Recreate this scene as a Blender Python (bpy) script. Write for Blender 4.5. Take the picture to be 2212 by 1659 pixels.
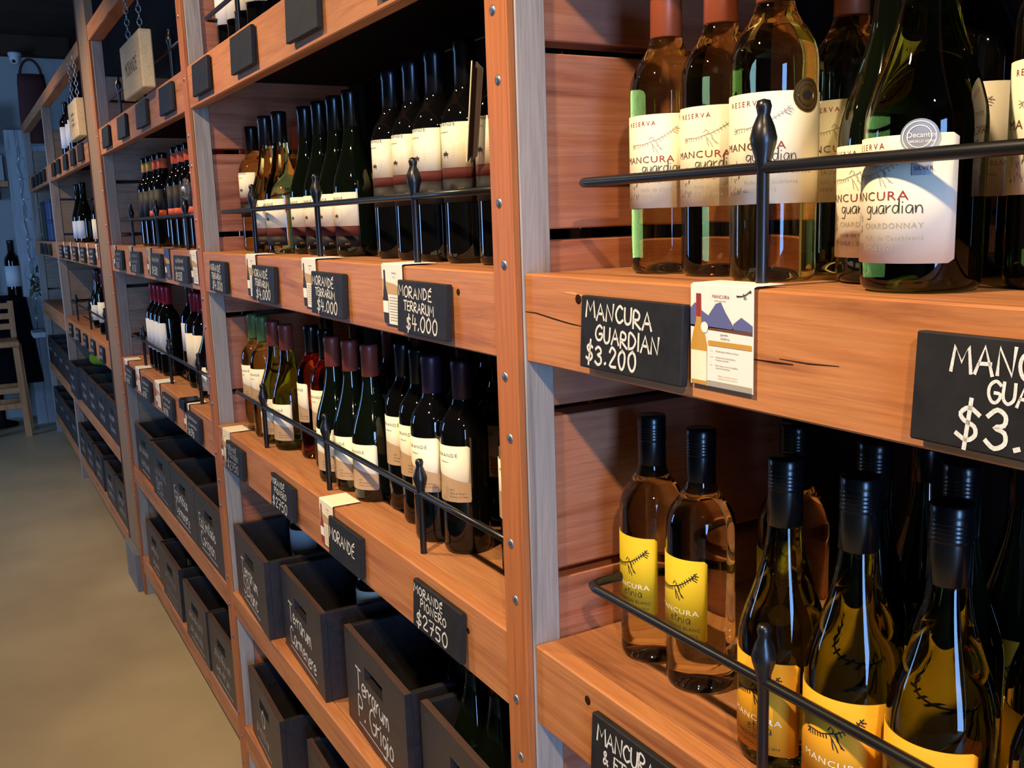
import bpy, math, random
from math import sin, cos, pi, radians as R
from mathutils import Vector, Matrix
random.seed(7)
for o in list(bpy.data.objects): bpy.data.objects.remove(o)
S = bpy.context.scene
C = S.collection

# ------------------------------------------------------------------ camera, world, big lights, exposure
YAW, PIT, ROL, FPX = R(29.667), R(9.908), R(-1.898), 2079.5
fw = Vector((-cos(YAW)*cos(PIT), sin(YAW)*cos(PIT), -sin(PIT)))
r0 = fw.cross(Vector((0, 0, 1))).normalized(); u0 = r0.cross(fw)
rr = cos(ROL)*r0 + sin(ROL)*u0; uu = -sin(ROL)*r0 + cos(ROL)*u0
cam = bpy.data.objects.new('camera', bpy.data.cameras.new('camera'))
cam.matrix_world = Matrix(((rr.x, uu.x, -fw.x, 0), (rr.y, uu.y, -fw.y, -.55), (rr.z, uu.z, -fw.z, 1.54), (0, 0, 0, 1)))
cam.data.sensor_width = 36; cam.data.lens = FPX/2212*36; cam.data.clip_start = .02; cam.data.clip_end = 60
C.objects.link(cam); S.camera = cam

W = bpy.data.worlds.new('sky'); S.world = W; W.use_nodes = True
bg = W.node_tree.nodes['Background']; bg.inputs[0].default_value = (.38, .6, 1, 1); bg.inputs[1].default_value = 1.0

def area(name, loc, rot, sx, sy, e, col):
    l = bpy.data.lights.new(name, 'AREA'); l.shape = 'RECTANGLE'; l.size = sx; l.size_y = sy; l.energy = e; l.color = col
    o = bpy.data.objects.new(name, l); o.location = loc; o.rotation_euler = rot; C.objects.link(o); return o
DAY = (.24, .49, 1.0)
area('daylight_door', (3.28, -1.3, 1.35), (R(90), 0, R(90)), .85, 2.1, 112, DAY)          # glazed door behind the camera
area('daylight_window', (-6.3, -3.08, 1.55), (R(90), 0, 0), 1.1, 1.5, 45, DAY)           # window across the aisle

S.view_settings.view_transform = 'Standard'; S.view_settings.look = 'None'
S.view_settings.exposure = 0.3; S.view_settings.gamma = 1.0; S.view_settings.use_curve_mapping = False

# ------------------------------------------------------------------ materials
def srgb(r, g, b):
    f = lambda c: (c/255/12.92) if c/255 <= .04045 else ((c/255+.055)/1.055)**2.4
    return (f(r), f(g), f(b), 1)
def new_mat(name):
    m = bpy.data.materials.new(name); m.use_nodes = True
    return m, m.node_tree.nodes, m.node_tree.links, m.node_tree.nodes['Principled BSDF']
def plain(name, col, rough=.6, metal=0, spec=.5, bump=0, bscale=60, var=0):
    m, n, l, p = new_mat(name)
    p.inputs['Base Color'].default_value = col; p.inputs['Roughness'].default_value = rough
    p.inputs['Metallic'].default_value = metal; p.inputs['Specular IOR Level'].default_value = spec
    if bump or var:
        tc = n.new('ShaderNodeTexCoord'); nz = n.new('ShaderNodeTexNoise'); nz.inputs['Scale'].default_value = bscale; nz.inputs['Detail'].default_value = 5
        l.new(tc.outputs['Object'], nz.inputs['Vector'])
        if bump:
            b = n.new('ShaderNodeBump'); b.inputs['Strength'].default_value = bump; b.inputs['Distance'].default_value = .002
            l.new(nz.outputs[0], b.inputs['Height']); l.new(b.outputs[0], p.inputs['Normal'])
        if var:
            rp = n.new('ShaderNodeValToRGB'); rp.color_ramp.elements[0].position = .3; rp.color_ramp.elements[1].position = .7
            rp.color_ramp.elements[0].color = tuple(c*(1-var) for c in col[:3])+(1,); rp.color_ramp.elements[1].color = tuple(min(1, c*(1+var)) for c in col[:3])+(1,)
            l.new(nz.outputs[0], rp.inputs[0]); l.new(rp.outputs[0], p.inputs['Base Color'])
    return m
def wood(name, cols, axis, rough=.55, spec=.35, scale=1.0, bump=.25, blotch=.0, blotchcol=None):
    """grain running along axis; every object gets its own offset"""
    m, n, l, p = new_mat(name)
    tc = n.new('ShaderNodeTexCoord'); oi = n.new('ShaderNodeObjectInfo')
    mul = n.new('ShaderNodeVectorMath'); mul.operation = 'MULTIPLY'; mul.inputs[1].default_value = (7.3, 3.1, 5.7)
    l.new(oi.outputs['Random'], mul.inputs[0])
    add = n.new('ShaderNodeVectorMath'); add.operation = 'ADD'
    l.new(tc.outputs['Object'], add.inputs[0]); l.new(mul.outputs[0], add.inputs[1])
    mp = n.new('ShaderNodeMapping'); s = [16*scale]*3; s[axis] = 1.1*scale; mp.inputs['Scale'].default_value = s
    l.new(add.outputs[0], mp.inputs['Vector'])
    n1 = n.new('ShaderNodeTexNoise'); n1.inputs['Scale'].default_value = 1.6; n1.inputs['Detail'].default_value = 6; n1.inputs['Roughness'].default_value = .6; n1.inputs['Distortion'].default_value = .9
    l.new(mp.outputs[0], n1.inputs['Vector'])
    mp2 = n.new('ShaderNodeMapping'); s = [150*scale]*3; s[axis] = 5*scale; mp2.inputs['Scale'].default_value = s
    l.new(add.outputs[0], mp2.inputs['Vector'])
    n2 = n.new('ShaderNodeTexNoise'); n2.inputs['Scale'].default_value = 2; n2.inputs['Detail'].default_value = 3
    l.new(mp2.outputs[0], n2.inputs['Vector'])
    rp = n.new('ShaderNodeValToRGB'); e = rp.color_ramp.elements
    e[0].position = .28; e[0].color = cols[0]; e[1].position = .72; e[1].color = cols[-1]
    for i, c in enumerate(cols[1:-1]):
        k = e.new(.28+.44*(i+1)/(len(cols)-1)); k.color = c
    l.new(n1.outputs[0], rp.inputs[0])
    hv = n.new('ShaderNodeHueSaturation'); mr = n.new('ShaderNodeMapRange')
    mr.inputs['To Min'].default_value = .70; mr.inputs['To Max'].default_value = 1.26
    l.new(n2.outputs[0], mr.inputs['Value']); l.new(mr.outputs[0], hv.inputs['Value']); l.new(rp.outputs[0], hv.inputs['Color'])
    out = hv.outputs[0]
    if blotch:
        n3 = n.new('ShaderNodeTexNoise'); n3.inputs['Scale'].default_value = 9; n3.inputs['Detail'].default_value = 3
        l.new(add.outputs[0], n3.inputs['Vector'])
        m3 = n.new('ShaderNodeMapRange'); m3.inputs['From Min'].default_value = .5; m3.inputs['From Max'].default_value = .72; m3.inputs['To Max'].default_value = blotch
        l.new(n3.outputs[0], m3.inputs['Value'])
        mx = n.new('ShaderNodeMix'); mx.data_type = 'RGBA'; mx.inputs['B'].default_value = blotchcol
        l.new(m3.outputs[0], mx.inputs['Factor']); l.new(out, mx.inputs['A']); out = mx.outputs['Result']
    l.new(out, p.inputs['Base Color'])
    p.inputs['Roughness'].default_value = rough; p.inputs['Specular IOR Level'].default_value = spec
    b = n.new('ShaderNodeBump'); b.inputs['Strength'].default_value = bump; b.inputs['Distance'].default_value = .001
    l.new(n2.outputs[0], b.inputs['Height']); l.new(b.outputs[0], p.inputs['Normal'])
    return m
def glass(name, col, rough=.0, ior=1.42):
    m, n, l, p = new_mat(name)
    p.inputs['Base Color'].default_value = col; p.inputs['Roughness'].default_value = rough
    p.inputs['Transmission Weight'].default_value = 1; p.inputs['IOR'].default_value = ior
    return m
CED = [srgb(138, 80, 44), srgb(184, 117, 67), srgb(198, 132, 80), srgb(160, 94, 54)]
M = {}
M['cedar_x'] = wood('cedar_x', CED, 0, .5, .4, blotch=.35, blotchcol=srgb(184, 112, 80))
M['cedar_z'] = wood('cedar_z', [srgb(146, 82, 42), srgb(186, 112, 60), srgb(164, 94, 48)], 2, .5, .4)
M['shelf_x'] = wood('shelf_x', [srgb(126, 74, 44), srgb(172, 112, 70), srgb(186, 128, 82), srgb(150, 92, 58)], 0, .6, .3)
M['plank_y'] = wood('plank_y', [srgb(126, 68, 46), srgb(176, 106, 72), srgb(188, 122, 88), srgb(148, 84, 58)], 1, .55, .35, blotch=.5, blotchcol=srgb(150, 96, 88))
M['plank_grey'] = wood('plank_grey', [srgb(120, 100, 84), srgb(160, 144, 126), srgb(140, 120, 104)], 1, .65, .25)
M['greywood'] = wood('greywood', [srgb(132, 122, 114), srgb(170, 160, 150), srgb(150, 140, 130)], 2, .75, .2, scale=1.3)
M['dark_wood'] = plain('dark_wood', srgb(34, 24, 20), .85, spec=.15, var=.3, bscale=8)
M['panel'] = wood('panel', [srgb(146, 116, 84), srgb(160, 130, 98), srgb(150, 120, 88)], 2, .6, .3, bump=.1)
M['panel_edge'] = plain('panel_edge', srgb(84, 44, 40), .6)
M['plinth'] = plain('plinth', srgb(120, 118, 112), .6, var=.15, bscale=10)
M['iron'] = plain('iron', srgb(22, 22, 24), .32, .0, .6)
M['bolt'] = plain('bolt', srgb(150, 156, 168), .4, .9)
M['hole'] = plain('hole', srgb(48, 26, 16), .9, spec=.1)
M['sap'] = plain('sap', srgb(222, 160, 92), .5)
M['slate'] = plain('slate', srgb(32, 32, 33), .6, spec=.3, bump=.35, bscale=45, var=.28)
M['chalk'] = plain('chalk', srgb(222, 222, 214), .9, spec=.1, var=.22, bscale=900)
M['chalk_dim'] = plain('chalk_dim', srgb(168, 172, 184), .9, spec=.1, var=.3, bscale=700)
M['crate'] = wood('crate', [srgb(24, 24, 27), srgb(40, 38, 41), srgb(31, 30, 33)], 0, .38, .5, bump=.4, blotch=.3, blotchcol=srgb(70, 52, 42))
M['crate_in'] = wood('crate_in', [srgb(28, 19, 17), srgb(46, 31, 26), srgb(34, 23, 20)], 1, .5, .4, bump=.4)
M['rim'] = wood('rim', [srgb(52, 36, 30), srgb(84, 62, 52), srgb(66, 46, 38)], 0, .55, .4)
M['paper'] = plain('paper', srgb(240, 236, 226), .8, spec=.2)
M['cream'] = plain('cream', srgb(248, 238, 208), .75, spec=.25)
M['white_lab'] = plain('white_lab', srgb(226, 228, 228), .75, spec=.25)
M['tan'] = plain('tan', srgb(196, 162, 122), .75, spec=.25)
M['band_red'] = plain('band_red', srgb(84, 34, 28), .75, spec=.25)
M['band_black'] = plain('band_black', srgb(24, 21, 21), .6, spec=.3)
M['etnia'] = plain('etnia', srgb(218, 190, 40), .7, spec=.25)
M['etnia_orange'] = plain('etnia_orange', srgb(240, 172, 40), .7, spec=.25)
M['etnia_red'] = plain('etnia_red', srgb(236, 110, 40), .7, spec=.25)
M['orange'] = plain('orange', srgb(236, 92, 40), .55)
M['ink'] = plain('ink', srgb(44, 40, 40), .7)
M['ink_grey'] = plain('ink_grey', srgb(166, 160, 146), .8)
M['ink_red'] = plain('ink_red', srgb(150, 44, 44), .7)
M['ink_white'] = plain('ink_white', srgb(250, 246, 230), .7)
M['ink_gold'] = plain('ink_gold', srgb(200, 150, 60), .6)
M['ink_blue'] = plain('ink_blue', srgb(92, 100, 150), .7)
M['cap_black'] = plain('cap_black', srgb(10, 10, 12), .24, spec=.5)
M['cap_copper'] = plain('cap_copper', srgb(170, 84, 50), .38, .25)
M['cap_orange'] = plain('cap_orange', srgb(196, 84, 48), .4)
M['cap_red'] = plain('cap_red', srgb(160, 24, 48), .35)
M['cap_rust'] = plain('cap_rust', srgb(128, 56, 44), .4)
M['cap_maroon'] = plain('cap_maroon', srgb(74, 22, 34), .4)
M['cap_purple'] = plain('cap_purple', srgb(44, 22, 42), .4)
M['cap_green'] = plain('cap_green', srgb(92, 118, 62), .4)
M['cap_navy'] = plain('cap_navy', srgb(13, 13, 18), .24)
M['silver'] = plain('silver', srgb(200, 206, 216), .3, .55)
M['gold'] = plain('gold', srgb(170, 134, 70), .35, .8)
M['glass_straw'] = glass('glass_straw', (.93, .89, .47, 1))
M['glass_clear'] = glass('glass_clear', (.96, .91, .58, 1))
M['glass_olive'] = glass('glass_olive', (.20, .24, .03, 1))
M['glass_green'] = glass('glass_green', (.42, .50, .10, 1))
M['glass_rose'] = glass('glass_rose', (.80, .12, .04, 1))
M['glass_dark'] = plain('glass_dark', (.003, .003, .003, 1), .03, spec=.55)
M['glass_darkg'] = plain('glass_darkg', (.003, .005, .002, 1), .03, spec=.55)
M['concrete'] = plain('concrete', srgb(182, 162, 122), .38, spec=.4, var=.14, bscale=2.2)
M['ceiling'] = plain('ceiling', srgb(74, 56, 46), .9, spec=.1, var=.2, bscale=4)
M['wall_white'] = plain('wall_white', srgb(176, 178, 176), .85, spec=.2, var=.06, bscale=3)
M['wall_warm'] = plain('wall_warm', srgb(96, 78, 62), .85, spec=.2, var=.06, bscale=3)
M['metal_white'] = plain('metal_white', srgb(224, 226, 230), .4)
M['black'] = plain('black', srgb(14, 14, 16), .5)
M['cloth_black'] = plain('cloth_black', srgb(16, 16, 22), .9, spec=.1)
M['stool'] = wood('stool', [srgb(176, 110, 62), srgb(214, 150, 96), srgb(190, 124, 74)], 2, .5, .4)
M['plank_white'] = wood('plank_white', [srgb(150, 156, 160), srgb(186, 192, 196), srgb(166, 172, 176)], 2, .7, .2)
M['sign'] = wood('sign', [srgb(206, 176, 128), srgb(226, 198, 150), srgb(216, 186, 138)], 0, .6, .3, bump=.1)
M['burnt'] = plain('burnt', srgb(104, 66, 40), .8)
M['chain'] = plain('chain', srgb(170, 174, 180), .35, .9)
M['leaf'] = plain('leaf', srgb(112, 112, 74), .8, var=.3, bscale=20)
M['bag'] = plain('bag', srgb(84, 38, 34), .8, bump=.2, bscale=80)
M['box_blue'] = plain('box_blue', srgb(58, 74, 120), .5)
M['box_green'] = plain('box_green', srgb(36, 48, 40), .6)
M['lime_glass'] = plain('lime_glass', srgb(150, 170, 40), .1)
M['clear'] = glass('clear', (.9, .93, .97, 1), .25, 1.3)
M['card'] = plain('card', srgb(58, 40, 32), .7)
M['lamp'] = plain('lamp', srgb(30, 30, 30), .5)
mm, n_, l_, p_ = new_mat('bulb'); p_.inputs['Emission Color'].default_value = (1, .8, .5, 1); p_.inputs['Emission Strength'].default_value = 8; M['bulb'] = mm
mm, n_, l_, p_ = new_mat('string_bulb'); p_.inputs['Emission Color'].default_value = (.7, .85, 1, 1); p_.inputs['Emission Strength'].default_value = .12; M['string_bulb'] = mm

# ------------------------------------------------------------------ mesh helpers
class MB:
    def __init__(s): s.v = []; s.f = []
    def quadstrip(s, rings, closed=True, caps=True):
        n = len(rings[0]); b = len(s.v)
        for r in rings: s.v += [tuple(p) for p in r]
        for i in range(len(rings)-1):
            for j in range(n if closed else n-1):
                k = (j+1) % n
                s.f.append((b+i*n+j, b+i*n+k, b+(i+1)*n+k, b+(i+1)*n+j))
        if caps and closed:
            s.f.append(tuple(b+j for j in reversed(range(n)))); s.f.append(tuple(b+(len(rings)-1)*n+j for j in range(n)))
        return s
    def box(s, x0, x1, y0, y1, z0, z1, c=0.0):
        if c <= 0:
            b = len(s.v)
            s.v += [(x0,y0,z0),(x1,y0,z0),(x1,y1,z0),(x0,y1,z0),(x0,y0,z1),(x1,y0,z1),(x1,y1,z1),(x0,y1,z1)]
            s.f += [tuple(b+i for i in q) for q in ((3,2,1,0),(4,5,6,7),(0,1,5,4),(1,2,6,5),(2,3,7,6),(3,0,4,7))]
            return s
        def ring(d, z): # chamfered octagon
            return [(x0+c,y0+d,z),(x1-c,y0+d,z),(x1-d,y0+c,z),(x1-d,y1-c,z),(x1-c,y1-d,z),(x0+c,y1-d,z),(x0+d,y1-c,z),(x0+d,y0+c,z)]
        return s.quadstrip([ring(c, z0), ring(0, z0+c), ring(0, z1-c), ring(c, z1)])
    def lathe(s, prof, n=24, cx=0, cy=0, cz=0):
        b = len(s.v); m = len(prof); idx = []
        for (r, z) in prof:
            if r < 1e-7: s.v.append((cx, cy, cz+z)); idx.append([len(s.v)-1]*n)
            else:
                st = len(s.v)
                s.v += [(cx+r*cos(2*pi*j/n), cy+r*sin(2*pi*j/n), cz+z) for j in range(n)]; idx.append([st+j for j in range(n)])
        for i in range(m-1):
            for j in range(n):
                k = (j+1) % n; q = (idx[i][j], idx[i][k], idx[i+1][k], idx[i+1][j]); t = []
                for a in q:
                    if a not in t: t.append(a)
                if len(t) > 2: s.f.append(tuple(t))
        return s
    def tube(s, pts, r, n=8, caps=True):
        pts = [Vector(p) for p in pts]; rings = []; up = Vector((0, 0, 1))
        for i, p in enumerate(pts):
            t = (pts[min(i+1, len(pts)-1)]-pts[max(i-1, 0)]).normalized()
            a = t.cross(up)
            if a.length < .05: a = t.cross(Vector((0, 1, 0)))
            a.normalize(); c = a.cross(t)
            rad = r[i] if isinstance(r, (list, tuple)) else r
            rings.append([p+rad*(cos(2*pi*j/n)*a+sin(2*pi*j/n)*c) for j in range(n)])
        return s.quadstrip(rings, True, caps)
    def mesh(s, name, smooth=False):
        m = bpy.data.meshes.new(name); m.from_pydata(s.v, [], s.f); m.update()
        if smooth:
            for p in m.polygons: p.use_smooth = True
        return m
def link(name, mesh, mat, parent=None, loc=None, rz=None):
    o = bpy.data.objects.new(name, mesh)
    if mat is not None and mesh is not None and not mesh.materials: mesh.materials.append(M[mat] if isinstance(mat, str) else mat)
    C.objects.link(o)
    if parent is not None: o.parent = parent
    if loc is not None: o.location = loc
    if rz is not None: o.rotation_euler = (0, 0, rz)
    return o
def tag(o, label, cat, group=None):
    o['label'] = label; o['category'] = cat
    if group: o['group'] = group
    return o
def thing(name, label, cat, loc=(0, 0, 0), rz=0, group=None):
    o = bpy.data.objects.new(name, None); C.objects.link(o); o.location = loc; o.rotation_euler = (0, 0, rz); o.empty_display_size = .05
    return tag(o, label, cat, group)
def struct(name, mb, mat):
    o = link(name, mb.mesh(name), mat); o['kind'] = 'structure'; return o
def bx(name, mat, parent, x0, x1, y0, y1, z0, z1, c=.0015):
    return link(name, MB().box(x0, x1, y0, y1, z0, z1, c).mesh(name), mat, parent)

def smooth_prof(a, n=4):
    out = []
    for i in range(len(a)-1):
        p0 = a[max(i-1, 0)]; p1 = a[i]; p2 = a[i+1]; p3 = a[min(i+2, len(a)-1)]
        for k in range(n):
            t = k/n
            out.append(tuple(.5*(2*p1[c]+(-p0[c]+p2[c])*t+(2*p0[c]-5*p1[c]+4*p2[c]-p3[c])*t*t+(-p0[c]+3*p1[c]-3*p2[c]+p3[c])*t**3) for c in (0, 1)))
    return out+[a[-1]]
# -------- hand lettering: strokes in a unit cap height
G = {
'A': (.72, [[(0,0),(.34,1),(.68,0)],[(.14,.36),(.56,.36)]]), 'B': (.6, [[(0,0),(0,1),(.4,.95),(.48,.75),(.38,.55),(0,.52)],[(.38,.55),(.55,.3),(.42,.04),(0,0)]]),
'C': (.62, [[(.58,.85),(.36,1),(.1,.8),(.02,.45),(.14,.1),(.38,0),(.6,.14)]]), 'D': (.66, [[(0,0),(.02,1),(.36,.9),(.6,.55),(.4,.1),(0,0)]]),
'E': (.52, [[(.5,1),(.02,1),(0,0),(.52,0)],[(0,.52),(.4,.53)]]), 'F': (.5, [[(.5,1),(.02,1),(0,0)],[(0,.52),(.4,.53)]]),
'G': (.68, [[(.6,.88),(.38,1),(.1,.8),(.02,.4),(.18,.05),(.44,.02),(.62,.2),(.62,.44),(.38,.44)]]), 'H': (.62, [[(0,0),(0,1)],[(.58,0),(.58,1)],[(0,.5),(.58,.5)]]),
'I': (.14, [[(.05,0),(.05,1)]]), 'L': (.46, [[(0,1),(0,0),(.46,0)]]), 'M': (.9, [[(0,0),(.1,1),(.42,.35),(.74,1),(.86,0)]]),
'N': (.7, [[(0,0),(.04,1),(.58,0),(.64,1)]]), 'O': (.68, [[(.34,1),(.08,.8),(.0,.45),(.16,.05),(.42,0),(.62,.3),(.6,.72),(.34,1)]]),
'P': (.56, [[(0,0),(.02,1),(.4,.96),(.52,.74),(.38,.5),(.02,.46)]]), 'R': (.62, [[(0,0),(.02,1),(.4,.96),(.5,.74),(.36,.52),(.02,.48),(.6,0)]]),
'S': (.54, [[(.5,.86),(.28,1),(.06,.82),(.12,.58),(.42,.42),(.48,.18),(.26,0),(0,.12)]]), 'T': (.62, [[(0,.98),(.62,1)],[(.3,.98),(.3,0)]]),
'U': (.62, [[(0,1),(.02,.3),(.2,.02),(.42,.04),(.56,.3),(.58,1)]]), 'V': (.62, [[(0,1),(.3,0),(.6,1)]]), 'Y': (.6, [[(0,1),(.3,.5)],[(.6,1),(.2,0)]]),
'Q': (.7, [[(.34,1),(.08,.8),(.0,.45),(.16,.05),(.42,0),(.62,.3),(.6,.72),(.34,1)],[(.4,.25),(.7,-.1)]]), 'K': (.6, [[(0,0),(0,1)],[(.56,1),(.02,.48),(.58,0)]]),
'Z': (.56, [[(0,1),(.54,1),(0,0),(.56,0)]]), 'J': (.46, [[(.42,1),(.42,.2),(.22,0),(0,.16)]]), 'X': (.6, [[(0,0),(.58,1)],[(0,1),(.58,0)]]), 'W': (.9, [[(0,1),(.2,0),(.44,.7),(.66,0),(.88,1)]]),
'0': (.56, [[(.28,1),(.06,.78),(.0,.4),(.16,.03),(.38,.03),(.52,.4),(.48,.8),(.28,1)]]), '2': (.54, [[(.02,.78),(.2,1),(.44,.9),(.46,.64),(.04,.03),(.54,.02)]]),
'3': (.52, [[(.02,.84),(.22,1),(.44,.88),(.42,.64),(.18,.54),(.46,.42),(.48,.14),(.24,0),(0,.14)]]), '4': (.54, [[(.1,1),(.02,.42),(.54,.42)],[(.38,.8),(.36,0)]]),
'5': (.52, [[(.5,1),(.08,.98),(.04,.56),(.32,.6),(.48,.34),(.34,.04),(.02,.06)]]), '7': (.54, [[(0,.96),(.52,1),(.18,0)],[(.12,.5),(.46,.52)]]), '1': (.3, [[(.02,.8),(.2,1),(.2,0)]]),
'6': (.54, [[(.46,.96),(.12,.7),(.02,.3),(.2,.02),(.46,.14),(.46,.42),(.22,.52),(.06,.34)]]), '9': (.54, [[(.5,.66),(.3,.48),(.06,.62),(.1,.92),(.36,1),(.5,.7),(.42,0)]]), '8': (.52, [[(.26,.54),(.06,.76),(.26,1),(.46,.78),(.26,.54),(.02,.24),(.26,0),(.5,.24),(.26,.54)]]),
'$': (.56, [[(.5,.8),(.28,.92),(.06,.76),(.14,.56),(.42,.44),(.48,.22),(.26,.06),(0,.2)],[(.32,1.14),(.2,-.14)]]), '.': (.16, [[(.04,.0),(.1,.06)]]), '&': (.6, [[(.6,0),(.12,.74),(.26,1),(.38,.76),(.02,.24),(.2,0),(.52,.36)]]), '-': (.4, [[(0,.45),(.34,.45)]]),
'\u00c9': (.52, [[(.5,1),(.02,1),(0,0),(.52,0)],[(0,.52),(.4,.53)],[(.2,1.12),(.46,1.28)]]), ' ': (.4, []),
'a': (.46, [[(.4,.5),(.2,.58),(.02,.34),(.1,.04),(.3,.08),(.4,.46),(.42,0)]]), 'b': (.44, [[(0,1),(.0,0),(.26,.02),(.4,.28),(.26,.5),(.02,.36)]]), 'c': (.4, [[(.38,.46),(.18,.56),(.02,.28),(.14,.02),(.38,.1)]]),
'd': (.46, [[(.38,.46),(.16,.54),(.02,.26),(.14,.0),(.36,.16),(.42,1),(.42,0)]]), 'e': (.42, [[(.04,.26),(.38,.34),(.24,.56),(.04,.34),(.1,.04),(.38,.08)]]), 'g': (.44, [[(.38,.48),(.14,.54),(.02,.28),(.18,.06),(.38,.3),(.4,.5),(.38,-.3),(.06,-.34)]]),
'h': (.42, [[(0,1),(0,0),(.04,.36),(.24,.52),(.36,.34),(.38,0)]]), 'i': (.16, [[(.06,.5),(.06,0)],[(.06,.72),(.08,.76)]]), 'l': (.16, [[(.05,1),(.06,0)]]), 'm': (.66, [[(0,.5),(0,0),(.06,.4),(.22,.5),(.28,.0),(.34,.4),(.52,.5),(.58,0)]]),
'n': (.42, [[(0,.5),(.02,0),(.08,.4),(.26,.52),(.36,.3),(.38,0)]]), 'o': (.44, [[(.2,.54),(.02,.3),(.14,.0),(.36,.1),(.38,.42),(.2,.54)]]), 'p': (.44, [[(0,.5),(0,-.4)],[(.02,.4),(.24,.54),(.4,.28),(.2,.02),(.02,.1)]]),
'r': (.32, [[(0,.52),(.02,0),(.06,.34),(.28,.52)]]), 's': (.36, [[(.34,.48),(.14,.54),(.06,.36),(.32,.2),(.22,.02),(0,.06)]]), 't': (.34, [[(.14,.9),(.12,.1),(.3,.02)],[(0,.6),(.3,.62)]]), 'u': (.44, [[(0,.5),(.04,.1),(.22,.02),(.38,.3),(.4,.52),(.42,0)]]),
'v': (.4, [[(0,.5),(.18,0),(.38,.52)]]), 'y': (.42, [[(0,.5),(.18,.04)],[(.4,.52),(.1,-.4)]]), 'z': (.4, [[(0,.5),(.36,.5),(0,0),(.38,0)]]),
}
CURVY = set('BCDGOPRSUJQ0235689$&abcdeghmnopqrsuy')
def scribble(x, y, h, length, rnd):
    pl = []; u = x; k = 0
    while u < x+length:
        pl.append((u, y+h*(rnd.uniform(.55, 1) if k % 2 else rnd.uniform(0, .3)))); u += h*rnd.uniform(.16, .3); k += 1
        if rnd.random() < .12 and len(pl) > 2: yield pl; pl = []; u += h*.25
    if len(pl) > 1: yield pl
def stroke_pts(txt, x, y, h, gap=.2, jit=.02, slope=0.0, seed=1, wid=1.0):
    rnd = random.Random(seed); out = []; cx = x
    if txt.startswith('~'): return list(scribble(x, y, h, float(txt[1:]), rnd)), x+float(txt[1:])
    for ch in txt:
        w, st = G.get(ch, G[' ']); dy = rnd.uniform(-1, 1)*jit*2.5*h; sc = 1+rnd.uniform(-1, 1)*jit*2
        for pl in st:
            q = [(cx+px*h*wid*sc+rnd.uniform(-1, 1)*jit*h, y+(cx-x)*slope+dy+py*h*sc+rnd.uniform(-1, 1)*jit*h) for px, py in pl]
            out.append(smooth_prof(q, 3) if ch in CURVY and len(q) > 2 else q)
        cx += (w*wid+gap)*h
    return out, cx
def ribbon(mb, pl, w, fmap):
    """flat ribbon along a polyline given in (u,v); fmap turns u,v into space"""
    n = len(pl)
    L = []
    for i in range(n):
        a = pl[max(i-1, 0)]; b = pl[min(i+1, n-1)]; dx, dy = b[0]-a[0], b[1]-a[1]; d = math.hypot(dx, dy) or 1
        L.append((-dy/d*w/2, dx/d*w/2, dx/d*w/2, dy/d*w/2))
    b0 = len(mb.v)
    for i, (u, v) in enumerate(pl):
        e = -1 if i == 0 else (1 if i == n-1 else 0)
        mb.v.append(fmap(u+L[i][0]+e*L[i][2], v+L[i][1]+e*L[i][3])); mb.v.append(fmap(u-L[i][0]+e*L[i][2], v-L[i][1]+e*L[i][3]))
    for i in range(n-1): mb.f.append((b0+2*i+1, b0+2*i+3, b0+2*i+2, b0+2*i))
def rect(mb, u0, u1, v0, v1, fmap, n=1):
    b = len(mb.v)
    for i in range(n+1):
        u = u0+(u1-u0)*i/n; mb.v.append(fmap(u, v0)); mb.v.append(fmap(u, v1))
    for i in range(n): mb.f.append((b+2*i, b+2*i+2, b+2*i+3, b+2*i+1))
def poly(mb, pts, fmap):
    b = len(mb.v); mb.v += [fmap(*p) for p in pts]; mb.f.append(tuple(range(b, b+len(pts))))
_tx = {}
def print_text(mb, txt, u, v, h, fmap, space=1.0, wide=1.0):
    """printed lettering from the built-in font, h = cap height; returns end u"""
    key = (txt, space)
    if key not in _tx:
        c = bpy.data.curves.new('t', 'FONT'); c.body = txt; c.size = 1; c.space_character = space; c.resolution_u = 2
        o = bpy.data.objects.new('t', c); C.objects.link(o)
        me = o.evaluated_get(bpy.context.evaluated_depsgraph_get()).to_mesh()
        _tx[key] = ([tuple(p.co) for p in me.vertices], [tuple(p.vertices) for p in me.polygons])
        bpy.data.objects.remove(o); bpy.data.curves.remove(c)
    vs, fs = _tx[key]; s = h/.70; b = len(mb.v)
    mb.v += [fmap(u+x*s*wide, v+y*s) for x, y, z in vs]; mb.f += [tuple(b+i for i in f) for f in fs]
    return u+max([x for x, y, z in vs] or [0])*s*wide
BIRD = [[(0,.34),(.12,.36),(.26,.34),(.38,.40),(.46,.44)], [(.46,.44),(.58,.50),(.72,.62),(.86,.78),(1,1)], [(.42,.52),(.46,.62),(.52,.56),(.5,.46)],
        [(.44,.42),(.5,.3),(.56,.14),(.6,0)], [(.54,.46),(.6,.3),(.66,.12)], [(.48,.34),(.5,.16),(.52,.04)], [(.58,.3),(.7,.1)]] + \
       [[(.02+.06*i,.35+.004*i),(.02+.06*i+.01,.2+.015*i)] for i in range(7)] + [[(.56+.055*i,.49+.07*i),(.6+.055*i,.36+.075*i)] for i in range(8)] + \
       [[(.0,.34),(-.06,.40)], [(0,.32),(-.06,.30)], [(.02,.3),(-.04,.2)], [(.96,.92),(1.04,.9)], [(.94,.86),(1.02,.8)], [(.9,.8),(1.0,.72)]]

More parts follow.
